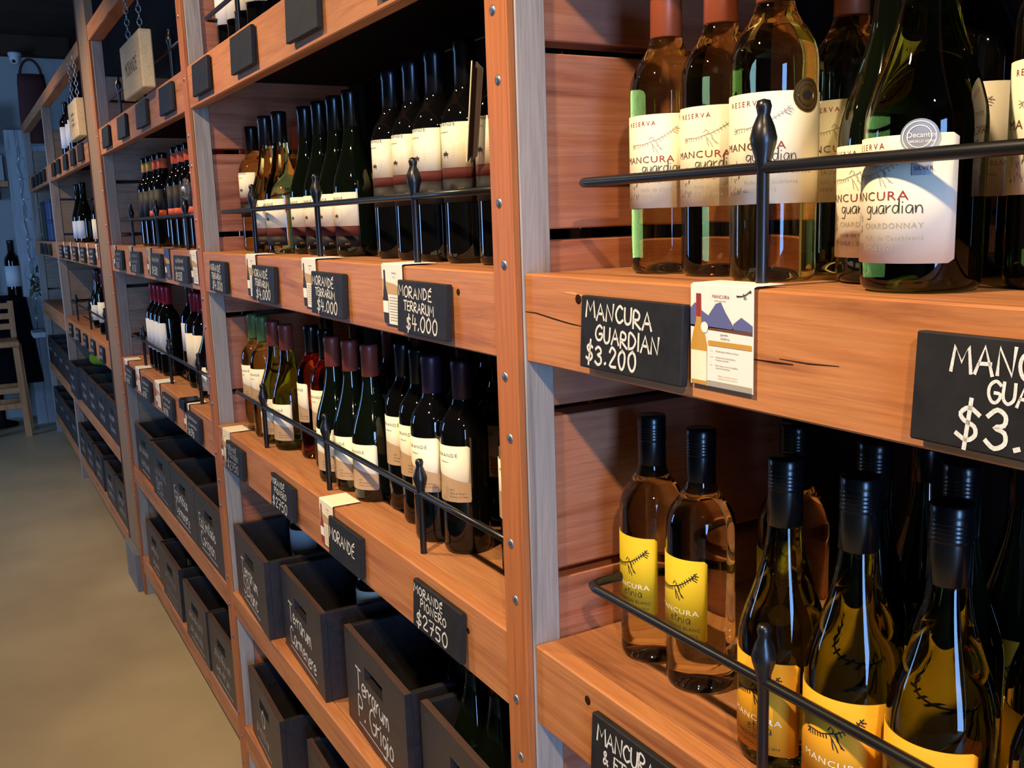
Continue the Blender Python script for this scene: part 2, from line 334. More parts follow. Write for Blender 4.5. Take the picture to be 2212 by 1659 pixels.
# ------------------------------------------------------------------ the room
X1, X0, YB, YL, ZC = 3.3, -9.0, .46, -3.1, 3.08
struct('floor', MB().box(X0-.1, X1+.1, YL-.1, YB+.1, -.06, 0), 'concrete')
struct('ceiling', MB().box(X0-.1, X1+.1, YL-.1, YB+.1, ZC, ZC+.08), 'ceiling')
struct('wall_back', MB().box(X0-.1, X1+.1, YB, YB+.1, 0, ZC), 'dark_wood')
struct('wall_far', MB().box(X0-.1, X0, YL, YB, 0, ZC), 'wall_white')
w = MB()                                                                       # wall across the aisle, with its window opening
for a in ((X0, -6.9, 0, ZC), (-5.7, X1, 0, ZC), (-6.9, -5.7, 0, .78), (-6.9, -5.7, 2.32, ZC)): w.box(a[0], a[1], YL-.1, YL, a[2], a[3])
struct('wall_left', w, 'wall_warm')
w = MB()                                                                       # wall behind the camera, with its door opening
for a in ((YL, -1.75, 0, ZC), (-.85, YB, 0, ZC), (-1.75, -.85, 2.42, ZC)): w.box(X1, X1+.1, a[0], a[1], a[2], a[3])
struct('wall_near', w, 'wall_warm')
w = MB()
for a in ((-6.9, -6.85, .78, 2.32), (-5.75, -5.7, .78, 2.32), (-6.9, -5.7, .78, .83), (-6.9, -5.7, 2.27, 2.32)): w.box(a[0], a[1], YL-.08, YL-.02, a[2], a[3])
struct('window_1', w, 'dark_wood')
w = MB()
for a in ((-1.75, -1.71, 0, 2.42), (-.89, -.85, 0, 2.42), (-1.75, -.85, 2.38, 2.42)): w.box(X1+.02, X1+.08, a[0], a[1], a[2], a[3])
struct('door_1', w, 'dark_wood')
struct('trim_1', MB().box(X0, X0+.16, YL, YB, 2.93, ZC, .004), 'ceiling')

# ceiling spots (warm): rod, shade, bulb and the light itself
for i, (lx, ly, e) in enumerate(((.85, -.9, 95), (-.72, -.86, 105), (-2.2, -.86, 84), (-4.12, -.86, 66), (-5.75, -.86, 34))):
    t = thing('spot_lamp', 'small dark ceiling spot hanging over the aisle, number %d from the camera' % (i+1), 'spot lamp', (lx, ly, 2.52), 0, 'spot lamps over the aisle')
    link('rod', MB().tube([(0, 0, .10), (0, 0, ZC-2.52)], .006).mesh('rod'), 'lamp', t)
    link('shade', MB().lathe([(.018, .11), (.03, .10), (.045, 0), (.043, 0), (.028, .09), (.016, .1)], 20).mesh('shade', True), 'lamp', t)
    link('bulb', MB().lathe([(0, .085), (.012, .07), (.02, .045), (.012, .03), (0, .026)], 14).mesh('bulb', True), 'bulb', t)
    l = bpy.data.lights.new('spot', 'SPOT'); l.energy = e; l.color = (1, .74, .46); l.spot_size = R(108); l.spot_blend = .8; l.shadow_soft_size = .03
    o = bpy.data.objects.new('spot', l); C.objects.link(o); o.parent = t; o.location = (0, 0, .012)
    o.rotation_euler = Vector((-.75 if i == 0 else 0, .75, -1)).to_track_quat('-Z', 'Y').to_euler()

# ------------------------------------------------------------------ shelving
LT = {0: .172, 1: .566, 2: 1.026, 3: 1.475, 4: 1.927}           # shelf tops
LBm = {0: .100, 1: .500, 2: .924, 3: 1.374, 4: 1.826}           # fascia undersides
SLOTS = [.085, .29, .495, .70, .903, 1.108, 1.31, 1.517, 1.724, 1.93, 2.135]
DEP = .42
def post(parent, xn, wd=.05, strip=True, grey='greywood'):
    p = bx('post', grey, parent, xn-wd, xn, .006 if strip else 0, .045, .0, 2.26)
    if strip:
        s = bx('trim_strip', 'cedar_z', p, xn-wd, xn-.001, -.004, .0055, .0, 2.26, .001)
        for z in (.05, .13, .2, .43, .52, .60, .80, .871, .946, 1.079, 1.149, 1.281, 1.354, 1.485, 1.555, 1.689, 1.764, 1.9, 2.05, 2.2):
            pass
    return p
_bolt = MB().lathe([(0, .0024), (.0038, .002), (.0056, .0009), (.006, 0)], 12).mesh('bolt', True); _bolt.materials.append(M['bolt'])
def bolts(parent, x, zs):
    for k, z in enumerate(zs):
        o = link('bolt', _bolt, None, parent, (x+(.004 if k % 2 else -.003), -.0042, z)); o.rotation_euler = (R(90), 0, 0)
def divider(parent, xn, mat='plank_y'):
    for a, b in zip(SLOTS[:-1], SLOTS[1:]):
        bx('divider_plank', mat, parent, xn-.044, xn-.004, .0455, DEP, a+.0065, b-.0065)
def shelf(parent, xa, xb, lev, yf=0.0, mat='cedar_x', z0=None, z1=None):
    zt, zb = z1 or LT[lev], z0 or LBm[lev]
    f = bx('fascia', mat, parent, xa, xb, yf, yf+.026, zb, zt, .002)
    ys = [yf+.0265, .155, .285, DEP]
    for a, b in zip(ys[:-1], ys[1:]): bx('shelf_plank', 'shelf_x', parent, xa, xb, a, b-.001, zt-.024, zt-.0005, .001)
    bx('underside_board', 'dark_wood', parent, xa, xb, yf+.0265, DEP, zt-.032, zt-.0245, .001)  # added dark sheet under the planks, its colour stands in for under-shelf shade
    return f
PN = [.637, -.944, -2.528, -4.172]            # near faces of the posts of the long unit
UA = thing('wine_shelving', 'long reddish cedar wine shelving with grey posts, nearest to the camera', 'shelving', (0, 0, 0))
ZB = [.05, .13, .2, .43, .52, .60, .80, .871, .946, 1.079, 1.149, 1.281, 1.354, 1.485, 1.555, 1.689, 1.764, 1.9, 2.05, 2.2]
for k, xn in enumerate(PN):
    p = post(UA, xn); divider(UA, xn, 'plank_grey' if k == 3 else 'plank_y')
    bolts(p, xn-.027, ZB)
FAS = {}
for bay, (xa, xb, yf) in {1: (-.9435, .5865, .008), 2: (-2.5275, -.9945, .0), 3: (-4.1715, -2.5785, .0)}.items():
    for lev in range(5): FAS[bay, lev] = shelf(UA, xa, xb, lev, yf)
bx('top_beam', 'cedar_x', UA, -4.20, .637, -.002, .05, 2.2605, 2.32, .003)
# knot holes and drying cracks of the near fascia
def knot(parent, x, y, z, r=.006):
    m = MB().lathe([(0, .0004), (r*.55, .0004), (r, .0006), (r*1.05, 0)], 14).mesh('knot', True)
    o = link('knot', m, 'hole', parent, (x, y, z)); o.rotation_euler = (R(90), 0, 0)
def crack(parent, pts, y, w0=.0016):
    m = MB(); b = 0
    for i, (x, z) in enumerate(pts):
        hw = w0*(.15+.85*sin(pi*(i+.3)/(len(pts)-.4)))/2; m.v += [(x, y-.0004, z+hw), (x, y-.0004, z-hw)]
    for i in range(len(pts)-1): m.f.append((2*i+1, 2*i+3, 2*i+2, 2*i))
    link('crack', m.mesh('crack'), 'hole', parent)
knot(FAS[1, 3], -.834, .0079, 1.4525, .005); knot(FAS[1, 2], -.832, .0079, 1.004, .005); knot(FAS[2, 3], -1.095, -.0001, 1.447, .004); knot(FAS[2, 2], -1.108, -.0001, .985, .004)
crack(FAS[1, 3], [(-.9435, 1.432), (-.92, 1.432), (-.88, 1.428), (-.85, 1.4255), (-.82, 1.424)], .008)
crack(FAS[1, 3], [(-.58, 1.418), (-.555, 1.418), (-.535, 1.4185)], .008)
crack(FAS[1, 3], [(-.55, 1.4215), (-.52, 1.421), (-.49, 1.4225)], .008, .001)
mb = MB(); poly(mb, [(-.868, 1.458), (-.845, 1.4595), (-.82, 1.457), (-.812, 1.4545), (-.835, 1.456)], lambda u, v: (u, .0076, v)); link('sap_streak', mb.mesh('sap'), 'sap', FAS[1, 3])

UB = thing('wine_shelving', 'far cedar wine shelving beyond the plain brown pilaster', 'shelving', (0, 0, 0))
PB = [-4.49, -6.45, -8.12]
for k, xn in enumerate(PB):
    p = post(UB, xn, strip=False); divider(UB, xn, 'plank_grey')
for xa, xb in ((-6.4495, -4.5405), (-8.1195, -6.5005)):
    for lev in range(5): shelf(UB, xa, xb, lev, 0, 'cedar_x')
bx('top_beam', 'cedar_x', UB, -8.17, -4.49, -.002, .05, 2.2605, 2.32, .003)
pl = thing('pilaster', 'plain brown board pilaster with grey plinth between the two shelvings', 'pilaster')
bx('board', 'panel', pl, -4.482, -4.2225, -.002, .03, .16, 2.9)
bx('edge_strip', 'panel_edge', pl, -4.4895, -4.4825, -.006, .03, .16, 2.9, .001)
bx('plinth', 'plinth', pl, -4.4895, -4.2225, -.024, .03, .0, .165)

# ------------------------------------------------------------------ guard rails
_rp = MB().lathe([(.0052, 0), (.0052, .096), (.0068, .100), (.0068, .104), (.0105, .116), (.0112, .121), (.009, .130), (.0052, .139), (.0058, .142), (.0066, .146), (.0052, .1505), (0, .152)], 14).mesh('rail_post', True)
_rp.materials.append(M['iron'])
def rail(label, lev, xa, xb, posts, end_return=True):
    zt = LT[lev]; t = thing('guard_rail', label, 'rail', (0, 0, 0), 0, 'black iron guard rails')
    zr = zt+.097
    pts = [(xa, .20, zr), (xa, .050, zr), (xa+.004, .038, zr), (xa+.016, .034, zr)]
    pts += [(xa+(xb-xa)*i/6+.02*(i == 0), .034, zr) for i in range(0, 7)]
    link('bar', MB().tube(pts, .0052, 10).mesh('bar', True), 'iron', t)
    for x in posts: link('rail_post', _rp, None, t, (x, .034, zt))
    return t
rail('black iron rail on the eye-level shelf of the nearest bay', 3, -.868, .55, (-.597, -.15, .29))
rail('black iron rail before the yellow labelled bottles, lower right', 2, -.866, .55, (-.589, -.15, .29))
rail('black iron rail before the four-thousand bottles of the middle bay', 3, -2.446, -1.0, (-2.15, -1.72, -1.29))
rail('black iron rail before the middle bay bottles above the crates', 2, -2.445, -1.0, (-2.19, -1.756, -1.321))
rail('black iron rail before the red capped bottles of the third bay', 2, -4.09, -2.59, (-3.81, -3.31, -2.863))
rail('black iron rail before the orange banded bottles of the third bay', 3, -4.09, -2.59, (-3.81, -3.31, -2.863))
rail('black iron rail on the top shelf of the middle bay', 4, -2.446, -1.0, (-2.15, -1.72, -1.29))
rail('black iron rail on the top shelf behind the hanging sign', 4, -4.09, -2.59, (-3.81, -3.31, -2.863))
rail('black iron rail on the waist-high shelf of the far shelving', 2, -6.36, -4.56, (-6.05, -5.45, -4.85))

# ------------------------------------------------------------------ bottles
PUNT = [(0, .013), (.008, .012), (.016, .0085), (.023, .0035), (.028, .0008), (.0315, 0)]
def body_bordeaux(r=.0375):
    return PUNT+[(r-.0035, .0012), (r-.0008, .0045), (r, .010), (r, .05), (r, .1), (r, .15), (r, .183)]+smooth_prof([(r, .183), (r-.001, .197), (r-.006, .211), (.0225, .2245), (.0172, .236), (.0152, .25), (.0142, .27), (.0142, .29)], 3)[1:]+[(.0155, .2905), (.0155, .298), (.013, .3), (0, .3)]
def body_burgundy(r=.041):
    return PUNT+[(r-.0035, .0012), (r-.0008, .0045), (r, .010), (r, .04), (r, .08), (r, .118)]+smooth_prof([(r, .118), (r-.0012, .133), (r-.006, .152), (.0275, .175), (.0205, .2), (.0162, .225), (.0148, .25), (.0142, .29)], 3)[1:]+[(.0155, .2905), (.0155, .298), (.013, .3), (0, .3)]
_bm = {}
def bottle_mesh(kind, mat):
    if (kind, mat) not in _bm:
        m = MB().lathe(body_bordeaux() if kind == 'bordeaux' else body_burgundy(), 40).mesh('glass_body', True); m.materials.append(M[mat]); _bm[kind, mat] = m
    return _bm[kind, mat]
def cap_mesh(z0, mat, screw):
    k = ('cap', z0, mat, screw)
    if k not in _bm:
        r = .0162; p = [(r-.0006, z0), (r, z0+.0006)]
        if screw: 
            p += [(.0158, .27)]
            for i in range(5): p += [(.0158, .272+i*.0035), (.0166, .2735+i*.0035), (.0158, .275+i*.0035)]
            p += [(.0162, .292), (.0162, .3002), (.0152, .3014), (0, .3014)]
        else: p += [(.0158, .284), (.0168, .287), (.0168, .296), (.0160, .3005), (.0145, .3014), (0, .3014)]
        m = MB().lathe(p, 28).mesh('capsule', True); m.materials.append(M[mat]); _bm[k] = m
    return _bm[k]
def cyl(r): return lambda u, v: (r*sin(u/r), -r*cos(u/r), v)
def patch_mesh(r, z0, z1, hw, mat, rnd=.003):
    """label sheet wrapped round the glass, closed and with a little thickness; hw = half width in radians"""
    k = ('patch', r, z0, z1, hw, mat)
    if k not in _bm:
        n = 26; rings = []
        for i in range(n+1):
            a = -hw+2*hw*i/n; e = min(i, n-i)
            c = rnd if e == 0 else 0
            ro, ri = r+.0007, r+.0001
            rings.append([(ri*sin(a), -ri*cos(a), z0+c), (ro*sin(a), -ro*cos(a), z0+c), (ro*sin(a), -ro*cos(a), z1-c), (ri*sin(a), -ri*cos(a), z1-c)])
        m = MB().quadstrip(rings).mesh('paper_label', True); m.materials.append(M[mat])
        for p in m.polygons: p.use_smooth = abs(p.normal.z) < .5
        _bm[k] = m
    return _bm[k]
def letter_meshes(style):
    """list of (mesh, name) printed on a label style"""
    if ('let', style) in _bm: return _bm['let', style]
    out = []
    def add(name, mat, fn, r):
        mb = MB(); fn(mb, cyl(r+.0010))
        m = mb.mesh(name); m.materials.append(M[mat]); out.append((m, name))
    if style in ('guardian_bordeaux', 'guardian_burgundy'):
        r = .0375 if style.endswith('x') else .041; zb = .068 if style.endswith('x') else .022
        u0 = -.036
        def red(mb, f):
            print_text(mb, 'RESERVA', u0+.006, zb+.083, .0046, f, 1.5)
        def bird(mb, f):
            for pl in BIRD: ribbon(mb, [(u0+.014+p[0]*.05, zb+.0555+p[1]*.026) for p in pl], .0006, f)
        def grey(mb, f):
            print_text(mb, 'SAUVIGNON BLANC' if style.endswith('x') else 'CHARDONNAY', u0+.024, zb+.0255, .0042, f, 1.15)
            print_text(mb, 'Valle de Casablanca', u0+.024, zb+.017, .0034, f, 1.2); print_text(mb, 'CHILE | 2013' if style.endswith('x') else 'CHILE | 2012', u0+.024, zb+.010, .0034, f, 1.1)
        def ink(mb, f):
            for pl in stroke_pts('guardian', u0+.026, zb+.0365, .0105, .1, .01, 0, 3, 1.1)[0]: ribbon(mb, pl, .0007, f)
            rnd = random.Random(4)
            for i in range(26):
                a, b = u0+.002+rnd.random()*.018, zb+.006+rnd.random()*.03; rect(mb, a, a+.0005, b, b+.0012+rnd.random()*.004, f)
        def grey2(mb, f): print_text(mb, 'MANC', u0-.0015, zb+.046, .0066, f, 1.1, 1.25)
        def red2(mb, f): print_text(mb, 'URA', u0-.0015+print_text(MB(), 'MANC', 0, 0, .0066, f, 1.1, 1.25)+.0016, zb+.046, .0066, f, 1.1, 1.25)
        add('red_lettering', 'ink_red', red, r); add('bird_print', 'ink_grey', bird, r); add('small_lettering', 'ink_grey', grey, r); add('script_lettering', 'ink', ink, r); add('brown_lettering', 'burnt', grey2, r); add('name_lettering', 'ink_red', red2, r)
    elif style in ('etnia_bordeaux', 'etnia_burgundy'):
        r = .0375 if style.endswith('x') else .041; zb = .064 if style.endswith('x') else .018
        def white(mb, f): print_text(mb, 'MANCURA', -.024, zb+.031, .0060, f, 1.12, 1.25)
        def bird(mb, f):
            for pl in BIRD: ribbon(mb, [(-.018+p[0]*.048, zb+.047+p[1]*.034) for p in pl], .0011, f)
        def script(mb, f):
            for pl in stroke_pts('etnia', -.002, zb+.021, .0105, .12, .015, 0, 5, 1.1)[0]: ribbon(mb, pl, .0008, f)
        def ink(mb, f):
            print_text(mb, 'SAUVIGNON BLANC' if style.endswith('x') else 'CHARDONNAY', -.022, zb+.0125, .0038, f, 1.15); print_text(mb, 'VALLE CENTRAL | CHILE | 2014', -.022, zb+.006, .0026, f, 1.05)
        add('white_lettering', 'ink_white', white, r); add('bird_print', 'ink', bird, r); add('script_lettering', 'ink', script, r); add('small_lettering', 'ink', ink, r)
    elif style.startswith('terrarum'):
        bor = style.endswith('x'); r = .0375 if bor else .041; zc0, zc1 = (.130, .199) if bor else (.056, .117)
        def name(mb, f): print_text(mb, 'MORAND\u00c9', -.022, zc1-.0135, .0052, f, 1.25, 1.1)
        def small(mb, f): print_text(mb, 'Gran Reserva', -.012, zc1-.0225, .0028, f, 1.05)
        def ink(mb, f):
            b = zc0+.012
            poly(mb, [(.0, b), (.001, b+.004), (-.003, b+.005), (-.001, b+.009), (.003, b+.008), (.005, b+.011), (.007, b+.008), (.011, b+.007), (.009, b+.005), (.009, b), (.007, b+.004), (.003, b+.004)], f)
        def grey(mb, f):
            for i in range(4): ribbon(mb, [(-.02, zc0+.016+.004*i), (0, zc0+.018+.0035*i), (.02, zc0+.016+.004*i), (.036, zc0+.018+.004*i)], .0003, f)
        def gold(mb, f): print_text(mb, '2013', .024, (.10 if bor else .022), .0028, f, 1.3); 
        add('figure_print', 'ink', ink, r); add('name_lettering', 'ink', name, r); add('small_lettering', 'ink', small, r); add('line_print', 'ink_grey', grey, r); add('gold_lettering', 'ink_gold', gold, r)
    elif style.startswith('pionero'):
        bor = style.endswith('x'); r = .0375 if bor else .041; z0, z1 = (.085, .173) if bor else (.025, .113)
        def name(mb, f): print_text(mb, 'MORAND\u00c9', -.020, z1-.0175, .0056, f, 1.25, 1.1)
        def small(mb, f): print_text(mb, 'Pionero', -.004, z1-.027, .0034, f, 1.1)
        def fig(mb, f): poly(mb, [(-.012, z0+.044), (-.009, z0+.043), (-.0095, z0+.036), (-.006, z0+.029), (-.008, z0+.0285), (-.0115, z0+.035)], f)
        def ink(mb, f):
            for i, t in enumerate(('2013', 'Valle de Maipo', 'Product of Chile')): print_text(mb, t, .014, z0+.018-.0055*i, .0028, f, 1.1)
        def grey(mb, f):
            for i in range(7): ribbon(mb, [(-.03+.01*k, z0+.012+.0035*i+.002*sin(k*.9)) for k in range(7)], .0002, f)
        add('name_lettering', 'ink', name, r); add('small_lettering', 'ink', small, r); add('figure_print', 'ink', fig, r); add('address_lettering', 'ink', ink, r); add('line_print', 'burnt', grey, r)
    _bm['let', style] = out
    return out
def hill_mesh(r, z0, z1, hw):
    k = ('hill', r, z0, z1, hw)
    if k not in _bm:
        mb = MB(); n = 24; f = cyl(r+.0009)
        for i in range(n+1):
            a = (-hw+2*hw*i/n)*r; t = i/n
            mb.v += [f(a, z0), f(a, z0+(z1-z0)*(.40+.07*sin(t*pi*1.3)))]
        for i in range(n): mb.f.append((2*i, 2*i+2, 2*i+3, 2*i+1))
        m = mb.mesh('hill_print', True); m.materials.append(M['tan']); _bm[k] = m
    return _bm[k]
HB = {'bordeaux': .0375, 'burgundy': .041}
def bottle(label, x, y, z, h=.3, kind='bordeaux', gl='glass_dark', cap='cap_black', capz=.243, screw=False, style=None, lab='cream', lz=None, hw=75, rot=0, group=None, sw=1.0, detail=True):
    if z in LT.values(): y = max(y, .0405+HB[kind]*sw)
    t = thing('wine_bottle', label, 'bottle', (x, y, z), R(rot), group)
    t.scale = (sw, sw, h/.3)
    link('glass_body', bottle_mesh(kind, gl), None, t)
    link('screw_cap' if screw else 'capsule', cap_mesh(capz, cap, screw), None, t)
    r = HB[kind]; H = R(hw)
    if style == 'guardian': pats = [((.068, .162) if kind == 'bordeaux' else (.022, .114), 'cream')]
    elif style == 'etnia': pats = [((.064, .159) if kind == 'bordeaux' else (.018, .112), lab)]
    elif style == 'terrarum': pats = [((.130, .199), 'cream'), ((.115, .13), 'band_red'), ((.083, .115), 'band_black')] if kind == 'bordeaux' else [((.056, .117), 'cream'), ((.0375, .056), 'band_red'), ((.018, .0375), 'band_black')]
    elif style == 'pionero': pats = [((.085, .173) if kind == 'bordeaux' else (.025, .113), 'cream')]
    elif lz: pats = [(lz, lab)]
    else: pats = []
    if style == 'terrarum' and kind == 'bordeaux': pats[0] = ((.130, .190), 'cream')
    first = None
    for (z0, z1), m in pats:
        o = link('paper_label' if first is None else 'label_band', patch_mesh(r, z0, z1, H, m, .003 if len(pats) == 1 else 0), None, t)
        first = first or o
    if first is not None and detail and style:
        for m, nm in letter_meshes(style+'_'+kind): link(nm, m, None, first)
        if style == 'pionero': z0, z1 = pats[0][0]; link('hill_print', hill_mesh(r, z0, z1, H), None, first)
    return t
Z1, Z2, Z3, Z4 = LT[1], LT[2], LT[3], LT[4]
# nearest bay, eye-level shelf
def medal(t, r, ang, z, rad, mat, name='medal'):
    mb = MB(); f = cyl(r+.0013); n = 24; c = len(mb.v); mb.v.append(f(ang*r, z))
    for i in range(n): mb.v.append(f(ang*r+rad*cos(2*pi*i/n), z+rad*sin(2*pi*i/n)))
    for i in range(n): mb.f.append((0, 1+i, 1+(i+1) % n))
    o = link(name, mb.mesh(name, True), mat, t)
    mb = MB(); f2 = cyl(r+.0016)
    for q in (.62, .86): ribbon(mb, [(ang*r+rad*q*cos(2*pi*i/20), z+rad*q*sin(2*pi*i/20)) for i in range(21)], rad*.05, f2)
    if mat == 'gold': poly(mb, [(ang*r+rad*.35*cos(a), z+rad*.3*sin(a)) for a in (0, 1, 2, 3, 4, 5)], f2)
    else:
        print_text(mb, 'Decanter', ang*r-rad*.66, z-rad*.05, rad*.3, f2, .95); print_text(mb, 'WORLD WINE', ang*r-rad*.5, z-rad*.35, rad*.14, f2, 1)
    link('medal_print', mb.mesh('medal_print'), 'ink' if mat == 'gold' else 'ink_white', o)
    return o
gm = dict(style='guardian', gl='glass_straw', cap='cap_copper', capz=.24, hw=112)
for nm, x, y, rot, med in (('cream labelled white wine nearest the grey post on the upper right shelf', -.822, .1156, 26, True), ('cream labelled white wine, second from the grey post, medal half hidden', -.742, .118, 26, True),
                      ('cream labelled white wine standing behind the upright of the near rail', -.648, .096, 24, True), ('shaded white wine with gold medal in the second row of the near shelf', -.668, .215, 20, True)):
    t = bottle(nm, x, y, Z3, rot=rot, group='white wines with copper capsules', sw=1.02, **gm)
    if med: medal(t, .0375, R(68), .158, .0145, 'gold')
t = bottle('green glass white wine with silver medal standing foremost on the near shelf', -.482, .083, Z3, .296, 'burgundy', 'glass_olive', 'cap_copper', .235, False, 'guardian', hw=76, rot=-8, sw=1.05)
medal(t, .041, R(42), .112, .0125, 'silver'); mb = MB(); f = cyl(.0424); rect(mb, .026, .038, .085, .0985, f, 4); o = link('medal_ribbon', mb.mesh('medal_ribbon'), 'silver', t)
mb = MB(); print_text(mb, 'SILVER', .0275, .0885, .003, cyl(.0427), 1); link('ribbon_print', mb.mesh('ribbon_print'), 'ink', o)
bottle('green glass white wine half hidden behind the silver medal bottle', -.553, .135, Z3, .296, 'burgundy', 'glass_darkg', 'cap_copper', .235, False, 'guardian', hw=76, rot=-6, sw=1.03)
bottle('dark red wine with cream label cut by the right picture edge', -.418, .155, Z3, .3, 'bordeaux', 'glass_dark', 'cap_maroon', .235, False, 'guardian', hw=95, rot=14)
for x, y in ((-.545, .235), (-.44, .26), (-.35, .27), (-.73, .31)):
    bottle('dark wine bottle standing in the shaded back row of the near upper shelf', x, y, Z3, .3, 'bordeaux', 'glass_dark', 'cap_maroon', .235, False, 'guardian', hw=80, rot=8, group='back row bottles of the near upper shelf')
# nearest bay, lower shelf
em = dict(screw=True, capz=.228, style='etnia')
bottle('clear bottle with yellow bird label nearest the grey post, lower right', -.853, .117, Z2, .285, gl='glass_clear', lab='etnia', hw=62, rot=-2, **em)
bottle('clear bottle with yellow bird label, second from the grey post', -.767, .115, Z2, .285, gl='glass_clear', lab='etnia', hw=62, rot=-2, **em)
bottle('shaded clear bottle with yellow label in the second row, lower right', -.72, .205, Z2, .285, gl='glass_clear', lab='etnia', hw=66, rot=8, **em)
em['capz'] = .236
bottle('dark green bottle with amber label behind the lower near rail upright', -.615, .084, Z2, .289, 'burgundy', 'glass_olive', lab='etnia_orange', hw=66, rot=0, sw=1.0, **em)
bottle('dark green bottle with amber label, middle of the three at lower right', -.53, .08, Z2, .291, 'burgundy', 'glass_olive', lab='etnia_orange', hw=72, rot=10, sw=1.02, **em)
bottle('dark green bottle with amber label, rightmost of the three at lower right', -.444, .075, Z2, .289, 'burgundy', 'glass_olive', lab='etnia_orange', hw=70, rot=2, sw=1.02, **em)
bottle('bottle with orange red label cut by the lower right picture edge', -.345, .09, Z2, .29, 'burgundy', 'glass_dark', lab='etnia_red', hw=80, rot=0, **em)
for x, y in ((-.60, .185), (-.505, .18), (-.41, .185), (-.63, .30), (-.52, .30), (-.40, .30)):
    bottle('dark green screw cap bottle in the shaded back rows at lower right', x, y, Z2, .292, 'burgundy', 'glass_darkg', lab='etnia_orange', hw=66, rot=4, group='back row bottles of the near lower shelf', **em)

# middle bay, eye-level shelf
tm = dict(style='terrarum')
bottle('pale yellow bottle nearest the far post of the middle bay, upper shelf', -2.43, .119, Z3, gl='glass_straw', cap='cap_navy', hw=72, rot=8, **tm)
bottle('pale bottle with orange capsule in the second row beside the far post', -2.36, .215, Z3, gl='glass_straw', cap='cap_orange', hw=72, **tm)
bottle('slender pale golden bottle, left of the pair with low labels', -2.19, .085, Z3, kind='burgundy', gl='glass_straw', cap='cap_navy', capz=.237, hw=68, rot=0, **tm)
bottle('slender pale golden bottle, right of the pair with low labels', -2.10, .09, Z3, kind='burgundy', gl='glass_straw', cap='cap_navy', capz=.237, hw=70, rot=4, **tm)
bottle('dark bottle with orange capsule and high label behind the slender ones', -2.10, .185, Z3, .305, cap='cap_orange', hw=72, rot=6, **tm)
bottle('dark bottle with high label beside the orange capsule in the second row', -2.022, .205, Z3, .305, gl='glass_dark', cap='cap_navy', hw=72, rot=8, **tm)
for i, (x, nm) in enumerate(((-2.015, 'first'), (-1.925, 'second'), (-1.835, 'third'), (-1.747, 'nearest'))):
    bottle('dark sloping bottle with low cream label, %s of the four from the far post' % nm, x, .12, Z3, .302, kind='burgundy', gl='glass_darkg', cap='cap_black', capz=.237, hw=74, rot=0, group='sloping dark bottles of the middle bay', **tm)
for i, (x, y, nm) in enumerate(((-1.56, .122, 'first'), (-1.463, .118, 'second'), (-1.362, .110, 'third'), (-1.268, .112, 'fourth'))):
    bottle('square shouldered dark bottle with high cream label, %s of four before the orange post' % nm, x, y, Z3, .312, cap='cap_navy', capz=.236, hw=72, rot=0, group='square shouldered dark bottles of the middle bay', **tm)
t = bottle('dark bottle with folded brown neck card beside the orange post', -1.165, .112, Z3, .31, cap='cap_navy', hw=78, rot=0, **tm)
mb = MB()
for (a, b), mt in ((((.011, -.062), (.005, -.053)), 'card'), (((.005, -.053), (.017, -.050)), 'card'), (((.011, -.062), (.0085, -.058)), 'cream')):
    mb = MB(); e = .0006 if mt == 'cream' else 0
    mb.quadstrip([[(a[0]-e, a[1]-e, .132), (b[0]-e, b[1]-e, .140), (b[0]+.001-e, b[1]+.001-e, .140), (a[0]+.001-e, a[1]+.001-e, .132)], [(a[0]+.006-e, a[1]+.010-e, .256), (b[0]+.006-e, b[1]+.010-e, .246), (b[0]+.007-e, b[1]+.011-e, .246), (a[0]+.007-e, a[1]+.011-e, .256)]])
    link('card_edge' if mt == 'cream' else 'neck_card', mb.mesh('neck_card'), mt, t)
for x, y in ((-1.66, .2), (-1.57, .24), (-1.45, .25), (-1.33, .25), (-1.2, .25), (-1.75, .26), (-1.87, .27), (-1.97, .3)):
    bottle('dark bottle in the unlit back row of the middle upper shelf', x, y, Z3, .30, cap='cap_black', group='back row bottles of the middle upper shelf', **tm)
# middle bay, shelf above the crates
pm = dict(style='pionero')
bottle('pale bottle with green capsule nearest the far post', -2.411, .084, Z2, .292, gl='glass_straw', cap='cap_green', capz=.236, hw=70, **pm)
bottle('yellow bottle with green capsule, second from the far post', -2.325, .083, Z2, .293, gl='glass_straw', cap='cap_green', capz=.236, hw=70, rot=4, **pm)
bottle('light green sloping bottle with red capsule, the farther of two', -2.243, .083, Z2, .288, 'burgundy', 'glass_green', 'cap_rust', .24, hw=70, **pm)
bottle('light green sloping bottle with red capsule, the nearer of two', -2.158, .088, Z2, .286, 'burgundy', 'glass_green', 'cap_rust', .24, hw=70, rot=6, **pm)
bottle('red rose wine bottle with dark capsule, the farther of two', -2.041, .110, Z2, .292, gl='glass_rose', cap='cap_navy', capz=.238, hw=62, rot=-14, **pm)
bottle('red rose wine bottle with dark capsule, the nearer of two', -1.933, .106, Z2, .293, gl='glass_rose', cap='cap_black', capz=.238, hw=74, rot=4, **pm)
for x, y, nm in ((-1.828, .082, 'farthest'), (-1.745, .088, 'middle'), (-1.657, .093, 'nearest')):
    bottle('dark sloping bottle with rust red capsule, %s of three above the crates' % nm, x, y, Z2, .289, 'burgundy', 'glass_darkg', 'cap_rust', .24, hw=75, group='rust capped dark bottles', **pm)
for x, y, nm, cp in ((-1.564, .121, 'farthest', 'cap_navy'), (-1.478, .111, 'second farthest', 'cap_navy'), (-1.383, .09, 'second nearest', 'cap_purple'), (-1.304, .104, 'nearest', 'cap_purple')):
    bottle('dark square shouldered bottle with tan hill label, %s of four above the crates' % nm, x, y, Z2, .299, cap=cp, capz=.236, hw=74, rot=2, group='dark bottles with tan hill labels', **pm)
